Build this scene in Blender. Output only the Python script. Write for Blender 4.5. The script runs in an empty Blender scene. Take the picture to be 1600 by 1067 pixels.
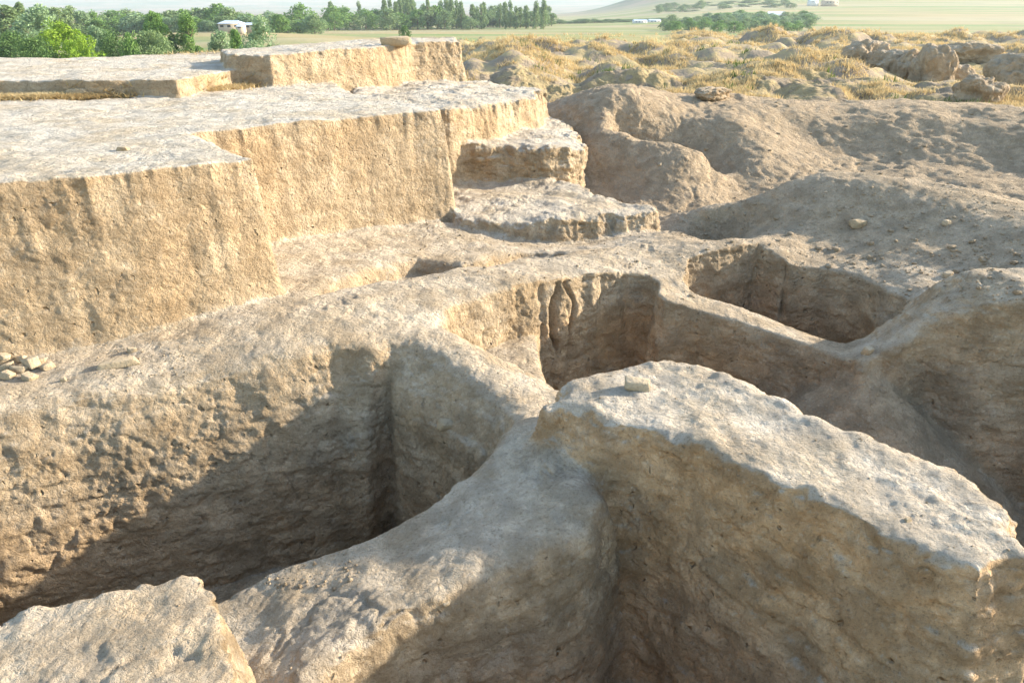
import bpy, math, random, time
import numpy as np
from mathutils import Vector, Matrix
T0 = time.time()
random.seed(7)
sc = bpy.context.scene
COL = sc.collection

# ------------------------------------------------------------------ camera
F_PX = 1150.0                     # focal length for the 1600 px wide frame
PITCH = math.radians(24.2)
cam_d = bpy.data.cameras.new("camera")
cam = bpy.data.objects.new("camera", cam_d)
COL.objects.link(cam)
cam_d.sensor_width = 36.0
cam_d.lens = 36.0 * F_PX / 1600.0
cam_d.clip_start = 0.05
cam_d.clip_end = 40000
cam.location = (0, 0, 0)
cam.rotation_euler = (math.pi / 2 - PITCH, 0, 0)
sc.camera = cam

# ------------------------------------------------------------------ sky, sun, exposure
SUN_AZ = math.radians(73)         # clockwise from the view direction (+Y)
SUN_EL = math.radians(19.5)
w = bpy.data.worlds.new("World")
sc.world = w
w.use_nodes = True
nt = w.node_tree
nt.nodes.clear()
sky = nt.nodes.new("ShaderNodeTexSky")
sky.sky_type = 'NISHITA'
sky.sun_disc = False
sky.sun_elevation = SUN_EL
sky.sun_rotation = SUN_AZ
sky.air_density = 1.2
sky.dust_density = 2.0
sky.altitude = 900
bg = nt.nodes.new("ShaderNodeBackground")
bg.inputs[1].default_value = 0.135
wo = nt.nodes.new("ShaderNodeOutputWorld")
nt.links.new(sky.outputs[0], bg.inputs[0])
nt.links.new(bg.outputs[0], wo.inputs[0])
sun_d = bpy.data.lights.new("sun", 'SUN')
sun_d.energy = 4.4
sun_d.angle = math.radians(1.2)
sun_d.color = (1.0, 0.89, 0.73)
sun = bpy.data.objects.new("sun", sun_d)
COL.objects.link(sun)
sdir = Vector((math.sin(SUN_AZ) * math.cos(SUN_EL), math.cos(SUN_AZ) * math.cos(SUN_EL), math.sin(SUN_EL)))
sun.rotation_euler = sdir.to_track_quat('Z', 'Y').to_euler()
sun.location = (20, 10, 20)
sc.view_settings.view_transform = 'Standard'
sc.view_settings.look = 'None'
sc.view_settings.gamma = 1.0
sc.view_settings.exposure = 1.80
sc.cycles.max_bounces = 6
sc.cycles.diffuse_bounces = 4
sc.cycles.volume_bounces = 0

# ------------------------------------------------------------------ helpers
CP, SP = math.cos(PITCH), math.sin(PITCH)
def P(px, py, z):
    """ground-plan position of a point of known height seen at (px, py)"""
    u = (px - 800.0) / F_PX
    v = (533.5 - py) / F_PX
    d = (u, CP + v * SP, -SP + v * CP)
    t = z / d[2]
    return (d[0] * t, d[1] * t)
def PY(px, py, Y):
    """point at distance Y seen at (px, py)"""
    u = (px - 800.0) / F_PX
    v = (533.5 - py) / F_PX
    d = (u, CP + v * SP, -SP + v * CP)
    t = Y / d[1]
    return (d[0] * t, Y, d[2] * t)

def tag(o, label=None, cat=None, group=None, kind=None):
    if label: o['label'] = label
    if cat: o['category'] = cat
    if group: o['group'] = group
    if kind: o['kind'] = kind
    return o

def mesh_obj(name, verts, faces, mat=None, parent=None, smooth=True):
    me = bpy.data.meshes.new(name)
    verts = np.asarray(verts, dtype=np.float32)
    faces = np.asarray(faces, dtype=np.int32)
    n = faces.shape[1]
    me.vertices.add(len(verts)); me.vertices.foreach_set("co", verts.ravel())
    me.loops.add(faces.size); me.loops.foreach_set("vertex_index", faces.ravel())
    me.polygons.add(len(faces))
    me.polygons.foreach_set("loop_start", np.arange(0, faces.size, n, dtype=np.int32))
    me.polygons.foreach_set("loop_total", np.full(len(faces), n, dtype=np.int32))
    me.update(calc_edges=True)
    if smooth:
        me.polygons.foreach_set("use_smooth", np.ones(len(faces), dtype=bool))
    if mat: me.materials.append(mat)
    o = bpy.data.objects.new(name, me)
    COL.objects.link(o)
    if parent is not None: o.parent = parent
    return o

def add_attr(o, name, vals):
    a = o.data.attributes.new(name, 'FLOAT', 'POINT')
    a.data.foreach_set('value', np.asarray(vals, dtype=np.float32))
def empty(name, loc=(0, 0, 0), rz=0.0):
    o = bpy.data.objects.new(name, None)
    o.empty_display_size = 0.2
    o.location = loc; o.rotation_euler = (0, 0, rz)
    COL.objects.link(o)
    return o

# ---- numpy value noise
def _hash(ix, iy, iz, seed):
    h = (ix.astype(np.uint32) * np.uint32(374761393) + iy.astype(np.uint32) * np.uint32(668265263)
         + iz.astype(np.uint32) * np.uint32(2147483647) + np.uint32(seed * 1274126177 & 0xffffffff))
    h = (h ^ (h >> np.uint32(13))) * np.uint32(1274126177)
    h ^= h >> np.uint32(16)
    h = h * np.uint32(2246822519); h ^= h >> np.uint32(15)
    return (h & np.uint32(0xffffff)).astype(np.float32) / np.float32(0xffffff) * 2 - 1
def vnoise(x, y, z, seed=0):
    fx, fy, fz = np.floor(x), np.floor(y), np.floor(z)
    ix, iy, iz = fx.astype(np.int64), fy.astype(np.int64), fz.astype(np.int64)
    tx, ty, tz = (x - fx).astype(np.float32), (y - fy).astype(np.float32), (z - fz).astype(np.float32)
    tx = tx * tx * (3 - 2 * tx); ty = ty * ty * (3 - 2 * ty); tz = tz * tz * (3 - 2 * tz)
    r = 0
    for dx in (0, 1):
        wx = tx if dx else 1 - tx
        for dy in (0, 1):
            wy = ty if dy else 1 - ty
            for dz in (0, 1):
                wz = tz if dz else 1 - tz
                r = r + _hash(ix + dx, iy + dy, iz + dz, seed) * wx * wy * wz
    return r
def fbm(x, y, z, scale, octaves=4, gain=0.5, seed=0):
    """noise with a largest feature of about `scale` metres"""
    a, s, r = 1.0, 1.0 / scale, 0
    ca, sa = 0.8, 0.6
    for o in range(octaves):
        X, Y = x * ca - y * sa, x * sa + y * ca
        r = r + a * vnoise(X * s + 17.3 * o, Y * s + 9.1 * o, z * s + 5.7 * o, seed + o * 13)
        x, y = X, Y
        a *= gain; s *= 2.03
    return r
def vmath_sm(a, b, k):            # smooth max
    h = np.clip(0.5 + 0.5 * (a - b) / k, 0, 1)
    return b + (a - b) * h + k * h * (1 - h)
def smin(a, b, k):
    return -vmath_sm(-a, -b, k)

# ------------------------------------------------------------------ materials
def new_mat(name):
    m = bpy.data.materials.new(name)
    m.use_nodes = True
    n = m.node_tree.nodes; n.clear()
    out = n.new("ShaderNodeOutputMaterial")
    b = n.new("ShaderNodeBsdfPrincipled")
    b.inputs['Roughness'].default_value = 0.95
    b.inputs['Specular IOR Level'].default_value = 0.15
    m.node_tree.links.new(b.outputs[0], out.inputs[0])
    return m, m.node_tree, b
def rgb(nt_, c):
    n = nt_.nodes.new("ShaderNodeRGB"); n.outputs[0].default_value = (*c, 1); return n.outputs[0]
def mixc(nt_, fac, a, b, mode='MIX'):
    n = nt_.nodes.new("ShaderNodeMix"); n.data_type = 'RGBA'; n.blend_type = mode
    for sock, v in ((n.inputs[0], fac), (n.inputs[6], a), (n.inputs[7], b)):
        if isinstance(v, (int, float)): sock.default_value = v
        elif isinstance(v, tuple): sock.default_value = (*v, 1)
        else: nt_.links.new(v, sock)
    return n.outputs[2]
def math_n(nt_, op, a, b=None, clamp=False):
    n = nt_.nodes.new("ShaderNodeMath"); n.operation = op; n.use_clamp = clamp
    for s, v in ((n.inputs[0], a), (n.inputs[1], b)):
        if v is None: continue
        if isinstance(v, (int, float)): s.default_value = v
        else: nt_.links.new(v, s)
    return n.outputs[0]
def maprange(nt_, v, a, b, c=0.0, d=1.0, smooth=True):
    n = nt_.nodes.new("ShaderNodeMapRange")
    if smooth: n.interpolation_type = 'SMOOTHSTEP'
    nt_.links.new(v, n.inputs[0])
    for i, x in enumerate((a, b, c, d)): n.inputs[i + 1].default_value = x
    return n.outputs[0]
def noise_n(nt_, vec, scale, detail=4, rough=0.55, dist=0.0):
    n = nt_.nodes.new("ShaderNodeTexNoise")
    n.inputs['Scale'].default_value = scale; n.inputs['Detail'].default_value = detail
    n.inputs['Roughness'].default_value = rough; n.inputs['Distortion'].default_value = dist
    if vec is not None: nt_.links.new(vec, n.inputs['Vector'])
    return n.outputs[0]
def scaled_pos(nt_, s):
    g = nt_.nodes.new("ShaderNodeNewGeometry")
    m = nt_.nodes.new("ShaderNodeVectorMath"); m.operation = 'MULTIPLY'
    nt_.links.new(g.outputs['Position'], m.inputs[0]); m.inputs[1].default_value = s
    return m.outputs[0]

def attr_n(nt_, name):
    n = nt_.nodes.new("ShaderNodeAttribute"); n.attribute_name = name; return n.outputs['Fac']
def mulc(c, k): return tuple(min(1, x * y) for x, y in zip(c, k))
def earth_material(name, top, side, soilc, dark, bump=1.0, const=None):
    """dried loess: pale crust on what lies flat, warmer tan on cut faces, grey-brown where it lies loose"""
    m, t, b = new_mat(name)
    g = t.nodes.new("ShaderNodeNewGeometry")
    pos = g.outputs['Position']
    sep = t.nodes.new("ShaderNodeSeparateXYZ"); t.links.new(g.outputs['Normal'], sep.inputs[0])
    nz = sep.outputs[2]
    if const is None:
        crust, soil, dry = attr_n(t, 'crust'), attr_n(t, 'soil'), attr_n(t, 'dry')
        side = mixc(t, attr_n(t, 'brown'), side, (0.56, 0.375, 0.205))  # browner deep soil, and warm bounce light of shaded faces put into the colour
    else:
        crust, soil, dry = [maprange(t, nz, -9, -8, v, v) for v in const]
    big = noise_n(t, pos, 1.1, 5, 0.6)
    med = noise_n(t, pos, 5.0, 6, 0.65)
    fine = noise_n(t, pos, 34.0, 6, 0.72)
    grit = noise_n(t, pos, 150.0, 3, 0.7)
    lay = noise_n(t, scaled_pos(t, (0.7, 0.7, 6.0)), 1.3, 6, 0.65)
    k = math_n(t, 'ADD', nz, math_n(t, 'MULTIPLY', math_n(t, 'SUBTRACT', med, 0.5), 0.65))
    ftop = math_n(t, 'MULTIPLY', maprange(t, k, 0.55, 0.95), crust)
    c_side = mixc(t, maprange(t, lay, 0.38, 0.62), side, mixc(t, 1.0, side, (1.18, 1.2, 1.24), 'MULTIPLY'))
    c_side = mixc(t, maprange(t, big, 0.35, 0.7), c_side, mixc(t, 1.0, side, (0.92, 0.86, 0.78), 'MULTIPLY'))
    c_side = mixc(t, maprange(t, noise_n(t, pos, 2.3, 5, 0.7), 0.55, 0.72, 0, 0.30), c_side, top)
    c_top = mixc(t, maprange(t, big, 0.4, 0.66), top, mulc(top, (0.88, 0.82, 0.73)))
    c = mixc(t, ftop, c_side, c_top)
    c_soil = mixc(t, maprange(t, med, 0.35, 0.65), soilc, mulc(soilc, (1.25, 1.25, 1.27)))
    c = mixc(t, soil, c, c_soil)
    golden = mixc(t, maprange(t, noise_n(t, pos, 0.8, 5, 0.7), 0.42, 0.58), (0.30, 0.235, 0.16), (0.42, 0.32, 0.16))
    c = mixc(t, dry, c, golden)
    c = mixc(t, maprange(t, fine, 0.51, 0.70, 0.0, 0.62), c, dark)
    c = mixc(t, maprange(t, fine, 0.46, 0.30, 0.0, 0.40), c, mulc(top, (1.15, 1.15, 1.15)))
    c = mixc(t, maprange(t, grit, 0.54, 0.68, 0.0, 0.6), c, dark)
    # crumbs and pebbles
    vp = t.nodes.new("ShaderNodeTexVoronoi"); vp.inputs['Scale'].default_value = 26.0
    t.links.new(pos, vp.inputs['Vector'])
    pc = t.nodes.new("ShaderNodeSeparateColor"); t.links.new(vp.outputs['Color'], pc.inputs[0])
    pr = maprange(t, pc.outputs[0], 0.80, 1.0, 0.0, 0.42, smooth=False)
    peb = math_n(t, 'SUBTRACT', 1.0, math_n(t, 'DIVIDE', vp.outputs['Distance'], math_n(t, 'ADD', pr, 0.001)), clamp=True)
    peb = math_n(t, 'MULTIPLY', math_n(t, 'SQRT', peb), maprange(t, nz, 0.35, 0.8))
    c = mixc(t, math_n(t, 'MULTIPLY', peb, 0.5), c, mulc(top, (1.05, 1.0, 0.92)))
    t.links.new(c, b.inputs['Base Color'])
    # relief
    mid = noise_n(t, pos, 13.0, 5, 0.68, 0.6)
    patch = maprange(t, noise_n(t, pos, 3.1, 3, 0.6), 0.38, 0.66, 0.25, 1.35)
    h = math_n(t, 'MULTIPLY', math_n(t, 'ADD', math_n(t, 'MULTIPLY', fine, 0.060), math_n(t, 'MULTIPLY', grit, 0.013)), patch)
    h = math_n(t, 'ADD', h, math_n(t, 'MULTIPLY', mid, 0.075))
    h = math_n(t, 'ADD', h, math_n(t, 'MULTIPLY', med, 0.05))
    h = math_n(t, 'ADD', h, math_n(t, 'MULTIPLY', peb, 0.012))
    # worm and root holes in the cut faces
    vo = t.nodes.new("ShaderNodeTexVoronoi"); vo.inputs['Scale'].default_value = 9.0
    wv = t.nodes.new("ShaderNodeVectorMath"); wv.operation = 'ADD'
    nn = t.nodes.new("ShaderNodeTexNoise"); nn.inputs['Scale'].default_value = 9.0; t.links.new(pos, nn.inputs['Vector'])
    sc_ = t.nodes.new("ShaderNodeVectorMath"); sc_.operation = 'SCALE'; sc_.inputs[3].default_value = 0.12
    t.links.new(nn.outputs[1], sc_.inputs[0]); t.links.new(pos, wv.inputs[0]); t.links.new(sc_.outputs[0], wv.inputs[1])
    t.links.new(wv.outputs[0], vo.inputs['Vector'])
    sepc = t.nodes.new("ShaderNodeSeparateColor"); t.links.new(vo.outputs['Color'], sepc.inputs[0])
    rad = maprange(t, sepc.outputs[0], 0.50, 1.0, 0.03, 0.26, smooth=False)
    hole = math_n(t, 'SUBTRACT', 1.0, math_n(t, 'DIVIDE', vo.outputs['Distance'], math_n(t, 'ADD', rad, 0.001)), clamp=True)
    hole = math_n(t, 'MULTIPLY', hole, maprange(t, nz, 0.9, 0.5))
    h = math_n(t, 'SUBTRACT', h, math_n(t, 'MULTIPLY', hole, 0.12))
    bp = t.nodes.new("ShaderNodeBump")
    bp.inputs['Strength'].default_value = bump
    bp.inputs['Distance'].default_value = 1.0
    t.links.new(h, bp.inputs['Height'])
    t.links.new(bp.outputs[0], b.inputs['Normal'])
    return m
TOP = (0.60, 0.54, 0.445)
SIDE = (0.45, 0.342, 0.218)
SOIL = (0.35, 0.265, 0.17)
DARK = (0.20, 0.145, 0.085)
M_dig = earth_material("loess", TOP, SIDE, SOIL, DARK)
M_stone = earth_material("field_stone", (0.46, 0.38, 0.27), (0.42, 0.33, 0.21), SOIL, (0.2, 0.16, 0.12), 0.6, const=(0.6, 0.0, 0.0))
M_clod = earth_material("dry_clod", (0.40, 0.33, 0.24), (0.36, 0.28, 0.18), SOIL, (0.2, 0.15, 0.1), 0.8, const=(0.5, 0.0, 0.0))

# ------------------------------------------------------------------ the dig: solid earth, cut and meshed
def chaikin(pts, n=2):
    pts = np.array(pts, float)
    for _ in range(n):
        q = np.roll(pts, -1, 0)
        a = pts * 0.75 + q * 0.25; b = pts * 0.25 + q * 0.75
        pts = np.stack([a, b], 1).reshape(-1, pts.shape[1])
    return pts
def poly(pix, smooth=0):
    pts = np.array([(*P(a, b, c), c) for a, b, c in pix])
    A = np.c_[pts[:, :2], np.ones(len(pts))]
    A2 = np.vstack([A, 0.05 * np.eye(3)[:2]])
    pl = np.linalg.lstsq(A2, np.r_[pts[:, 2], 0, 0], rcond=None)[0]
    if smooth: pts = chaikin(pts, smooth)
    return pts[:, :2], pl
def sd_poly(X, Y, pts):
    d2 = np.full(X.shape, 1e9); inside = np.zeros(X.shape, bool)
    n = len(pts)
    for i in range(n):
        ax, ay = pts[i]; bx, by = pts[(i + 1) % n]
        ex, ey = bx - ax, by - ay
        L = ex * ex + ey * ey + 1e-12
        t = np.clip(((X - ax) * ex + (Y - ay) * ey) / L, 0, 1)
        dx, dy = X - ax - t * ex, Y - ay - t * ey
        d2 = np.minimum(d2, dx * dx + dy * dy)
        c = ((ay > Y) != (by > Y))
        if abs(ey) > 1e-12:
            inside ^= c & (X < ex * (Y - ay) / ey + ax)
    d = np.sqrt(d2)
    return np.where(inside, -d, d)

# natural ground around the dig: heights at sighted points, joined by a thin-plate surface
GP = [(-250, 660, -3.55), (-100, 700, -3.56), (0, 582, -3.5), (60, 630, -3.53), (200, 560, -3.46), (300, 520, -3.41), (465, 462, -3.35), (400, 530, -3.38),
      (600, 480, -3.38), (620, 520, -3.42), (760, 440, -3.42), (900, 410, -3.46), (1060, 392, -3.5), (1150, 373, -3.4), (1195, 373, -3.42),
      (700, 560, -3.5), (780, 600, -3.6), (850, 608, -3.66), (800, 655, -3.62), (870, 690, -3.56), (935, 745, -3.56), (690, 765, -3.84), (640, 802, -3.92), (540, 853, -4.04), (440, 893, -4.12), (345, 935, -4.18), (860, 790, -3.64),
      (800, 868, -3.70), (700, 912, -3.76), (610, 965, -3.84), (520, 1040, -3.92), (400, 1060, -4.05), (430, 1200, -4.0),
      (600, 405, -3.6), (715, 352, -3.67), (780, 380, -3.68), (850, 392, -3.7), (870, 385, -3.78), (950, 372, -3.84), (1020, 358, -3.92),
      (1080, 340, -3.95), (1000, 310, -4.05), (940, 290, -3.98), (860, 300, -3.9), (760, 320, -3.85),
      (1150, 480, -3.82), (1250, 520, -3.88), (1320, 545, -3.9), (1075, 455, -3.72), (1360, 535, -3.86), (1230, 418, -3.66),
      (1330, 425, -3.66), (1420, 470, -3.7), (1400, 500, -3.76), (1060, 368, -3.72), (1110, 342, -3.66), (1130, 380, -3.6),
      (1140, 327, -3.5), (1200, 302, -3.2), (1250, 284, -3.0), (1300, 277, -2.87), (1360, 278, -2.81), (1420, 283, -2.8), (1500, 298, -2.84), (1600, 318, -2.88), (1750, 340, -2.9),
      (1340, 350, -3.28), (1250, 360, -3.42), (1300, 400, -3.6), (1450, 400, -3.42), (1600, 385, -3.15), (1700, 415, -3.05),
      (1410, 488, -3.5), (1454, 484, -3.36), (1540, 474, -3.16), (1600, 425, -3.0), (1500, 430, -3.06), (1474, 436, -3.2), (1700, 470, -3.05), (1385, 530, -3.72),
      (1150, 300, -4.05), (1250, 262, -3.65), (1400, 268, -3.72), (1600, 305, -3.78), (1500, 285, -3.72), (1750, 320, -3.8),
      (920, 212, -3.0), (960, 195, -2.8), (1000, 180, -2.62), (1060, 160, -2.42), (1130, 145, -2.3), (1190, 158, -2.45), (1250, 168, -2.55), (1330, 172, -2.62), (1400, 190, -2.78), (1500, 197, -2.85), (1600, 205, -2.85), (1750, 215, -2.8),
      (1130, 200, -2.9), (980, 214, -3.0), (1040, 226, -3.1), (1095, 240, -3.25), (975, 258, -3.85), (1045, 268, -3.92), (1100, 276, -3.9), (1250, 215, -3.2), (1400, 225, -3.27), (1600, 240, -3.3), (1170, 250, -3.48), (900, 240, -3.5)]
gp = np.array([(*P(a, b, c), c) for a, b, c in GP])
for a_, b_, z_, c_ in ((1474, 436, -3.2, -3.62), (1500, 430, -3.06, -3.6), (1600, 425, -3.0, -3.5)):
    q_ = P(a_, b_, z_); gp = np.vstack([gp, (q_[0] + 0.05, q_[1] + 0.75, c_)])
for a_, b_, c_ in ((1140, 325, -4.15), (1200, 302, -4.12), (1300, 277, -4.05), (1420, 283, -4.0), (1500, 298, -3.95), (1600, 318, -3.9)):
    q_ = P(a_, b_, -3.0); gp = np.vstack([gp, (q_[0] + 0.2, q_[1] + 1.7, c_)])
# beyond the ridge and outside the view
for yy in (28, 33, 38):
    for xx in (-8, 0, 8, 16, 26):
        gp = np.vstack([gp, (xx + 2, yy, -3.45 + 0.02 * xx / 4)])
gp = np.vstack([gp, (-14, 8, -3.3), (-20, 20, -3.0), (-16, 30, -3.0), (-5, 12, -3.4), (-6, 16, -3.3), (-3, 20, -3.4), (12, 6, -3.5), (13, 12, -3.3), (18, 18, -3.2),
                (0, 1, -4.1), (5, 1, -4.1), (-5, 1.5, -3.8), (8, 3, -3.8), (2.5, 6.5, -3.9), (3.5, 5.5, -4.0), (-8, 4, -3.5)])
def tps_fit(p, lam=0.02):
    n = len(p)
    d = np.sqrt(((p[:, None, :2] - p[None, :, :2]) ** 2).sum(-1)) + 1e-9
    K = d * d * np.log(d) + lam * np.eye(n)
    A = np.zeros((n + 3, n + 3)); A[:n, :n] = K
    A[:n, n] = 1; A[:n, n + 1:] = p[:, :2]; A[n, :n] = 1; A[n + 1:, :n] = p[:, :2].T
    return np.linalg.solve(A, np.r_[p[:, 2], 0, 0, 0])
TW = tps_fit(gp)
def tps(X, Y):
    r = TW[len(gp)] + TW[len(gp) + 1] * X + TW[len(gp) + 2] * Y
    for i, (a, b, _) in enumerate(gp):
        d2 = (X - a) ** 2 + (Y - b) ** 2 + 1e-12
        r = r + TW[i] * 0.5 * d2 * np.log(d2)
    return r

CRACKS = [(868, 440, -3.47, 0.05, 0.26), (892, 436, -3.48, 0.035, 0.16), (845, 446, -3.47, 0.04, 0.10), (815, 450, -3.46, 0.06, 0.08), (940, 424, -3.5, 0.05, 0.07), (1021, 474, -3.76, 0.05, 0.14), (985, 424, -3.5, 0.05, 0.06), (1229, 413, -3.63, 0.045, 0.14), (1318, 424, -3.66, 0.03, 0.06)]
# name, pixels (x, y, height), batter, corner rounding, smoothing, floor or None
PITS = [
 dict(k='trench', e=0.42, dr=(-0.42, 0.91), fl=-5.85, b=0.08, r=0.11, sm=0, pix=[(-500, 760, -3.6), (0, 640, -3.55), (180, 608, -3.5), (350, 568, -3.44), (520, 534, -3.42), (608, 538, -3.42), (634, 560, -3.46), (720, 614, -3.56), (795, 657, -3.63), (748, 712, -3.74), (690, 762, -3.84), (640, 800, -3.92), (590, 826, -3.98), (540, 850, -4.04), (440, 890, -4.12), (340, 932, -4.18), (290, 960, -4.2), (-100, 1080, -3.9), (-700, 1150, -3.9)]),
 dict(k='bevel', fl=-4.05, b=0.8, r=0.14, sm=1, pix=[(540, 560, -3.42), (600, 532, -3.42), (640, 530, -3.44), (705, 558, -3.5), (775, 602, -3.57), (816, 640, -3.62), (790, 690, -3.66), (700, 760, -3.8), (560, 700, -3.7)]),
 dict(k='pit_mid', fl=-5.3, b=0.08, r=0.09, sm=1, pix=[(835, 452, -3.46), (870, 440, -3.47), (960, 420, -3.5), (1030, 425, -3.55), (1022, 478, -3.78), (1080, 482, -3.8), (1150, 497, -3.83), (1210, 520, -3.86), (1260, 540, -3.9), (1310, 557, -3.9), (1345, 568, -3.92), (1340, 600, -3.92), (1250, 640, -3.92), (1000, 625, -3.7), (890, 606, -3.66), (866, 590, -3.66)]),
 dict(k='hollow', e=0.75, dr=(0.25, -0.97), fl=-4.15, b=0.16, r=0.16, sm=1, pix=[(690, 496, -3.46), (725, 476, -3.45), (800, 455, -3.45), (870, 440, -3.47), (940, 424, -3.5), (960, 600, -3.7), (880, 606, -3.66), (820, 580, -3.6), (755, 552, -3.54), (715, 525, -3.5)]),
 dict(k='pit_far', fl=-5.0, b=0.05, r=0.06, sm=0, pix=[(1078, 402, -3.5), (1125, 390, -3.43), (1190, 381, -3.43), (1230, 413, -3.62), (1300, 420, -3.66), (1360, 440, -3.68), (1420, 472, -3.72), (1395, 508, -3.8), (1360, 522, -3.86), (1310, 524, -3.88), (1270, 516, -3.87), (1200, 492, -3.84), (1150, 476, -3.82), (1088, 456, -3.74), (1070, 430, -3.6)]),
 dict(k='pit_right', fl=-6.2, b=0.10, r=0.12, sm=1, pix=[(1340, 580, -3.92), (1362, 562, -3.88), (1409, 540, -3.66), (1454, 494, -3.38), (1540, 480, -3.18), (1750, 475, -3.06), (2100, 600, -3.5), (2100, 1100, -4), (1700, 1000, -4), (1400, 760, -3.95), (1200, 700, -3.9), (1230, 630, -3.92)]),
 dict(k='pit_near', fl=-5.6, b=0.10, r=0.28, sm=1, pix=[(900, 700, -3.56), (950, 745, -3.58), (968, 790, -3.62), (905, 832, -3.66), (800, 880, -3.70), (700, 925, -3.76), (605, 982, -3.84), (520, 1067, -3.92), (470, 1250, -4.05), (1000, 1600, -4.1), (1800, 1400, -4.1), (1900, 1000, -4.1), (1300, 780, -3.9), (1050, 720, -3.8)]),
 dict(k='slit', fl=-3.82, b=0.6, r=0.14, sm=1, pix=[(470, 462, -3.36), (560, 446, -3.4), (640, 433, -3.43), (725, 420, -3.46), (800, 408, -3.5), (870, 399, -3.55), (880, 392, -3.7), (820, 389, -3.7), (775, 402, -3.68), (725, 417, -3.66), (690, 412, -3.64), (631, 404, -3.6), (560, 425, -3.5)]),
 dict(k='recess', fl=-4.25, b=0.05, r=0.08, sm=0, pix=[(690, 345, -3.6), (700, 300, -3.6), (730, 300, -3.6), (745, 318, -3.6), (775, 330, -3.6), (760, 345, -3.65), (712, 350, -3.65)]),
]
BLOCKS = [
 dict(k='main_block', b=0.09, r=0.055, j=0.10, sm=0, pix=[(-900, 340, -1.5), (0, 283, -1.58), (200, 269, -1.61), (330, 257, -1.64), (392, 250, -1.66), (340, 230, -1.65), (285, 212, -1.65), (420, 196, -1.65), (560, 183, -1.65), (690, 173, -1.66), (640, 157, -1.66), (562, 147, -1.66), (500, 120, -1.7), (0, 100, -1.7), (-900, 100, -1.7)]),
 dict(k='step_block', b=0.10, r=0.04, j=0.08, sm=0, pix=[(-900, 130, -1.33), (0, 125, -1.33), (150, 127, -1.33), (275, 126, -1.33), (350, 111, -1.3), (420, 99, -1.26), (425, 88, -1.26), (345, 80, -1.26), (300, 84, -1.3), (150, 91, -1.33), (0, 92, -1.33), (-900, 95, -1.33)]),
 dict(k='far_block', b=0.16, r=0.06, j=0.10, sm=0, pix=[(352, 86, -0.98), (420, 85, -0.96), (500, 79, -0.92), (580, 73, -0.88), (640, 67, -0.84), (716, 63, -0.80), (712, 59, -0.8), (600, 60, -0.85), (470, 68, -0.9), (345, 78, -0.98)]),
 dict(k='ledge_upper', b=0.16, r=0.11, j=0.10, sm=0, pix=[(640, 176, -1.95), (700, 173, -1.95), (770, 162, -1.95), (835, 150, -1.96), (852, 141, -1.98), (760, 127, -1.95), (560, 128, -1.9), (540, 160, -1.9)]),
 dict(k='ledge_lower', b=0.02, r=0.26, j=0.12, sm=1, pix=[(640, 228, -2.68), (705, 226, -2.68), (800, 228, -2.7), (880, 230, -2.72), (922, 222, -2.74), (900, 200, -2.74), (870, 180, -2.74), (640, 190, -2.7)]),
 dict(k='terrace', b=0.22, r=0.13, j=0.12, sm=1, pix=[(700, 345, -3.52), (760, 347, -3.52), (830, 352, -3.5), (885, 346, -3.46), (950, 337, -3.43), (1020, 330, -3.42), (1022, 320, -3.42), (960, 308, -3.42), (890, 284, -3.45), (800, 278, -3.5), (700, 278, -3.5)]),
 dict(k='corner_block', b=0.10, r=0.05, j=0.05, sm=0, pix=[(-500, 1120, -3.3), (0, 972, -3.28), (60, 945, -3.28), (130, 926, -3.26), (230, 899, -3.26), (302, 890, -3.26), (330, 950, -3.28), (388, 1075, -3.3), (470, 1300, -3.3), (-300, 1500, -3.3)]),
 dict(k='right_block', b=0.12, r=0.14, j=0.22, sm=0, pix=[(855, 628, -3.2), (885, 598, -3.16), (950, 570, -3.14), (1050, 560, -3.12), (1110, 578, -3.1), (1180, 602, -3.08), (1260, 640, -3.05), (1350, 672, -3.03), (1450, 704, -3.0), (1538, 740, -2.98), (1588, 790, -2.98), (1628, 868, -3.0), (1540, 898, -3.02), (1400, 856, -3.05), (1300, 806, -3.08), (1180, 748, -3.1), (1110, 705, -3.12), (1010, 672, -3.14), (930, 652, -3.17)]),
]
CONE = (*P(1356, 566, -3.92), -3.92)

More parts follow.
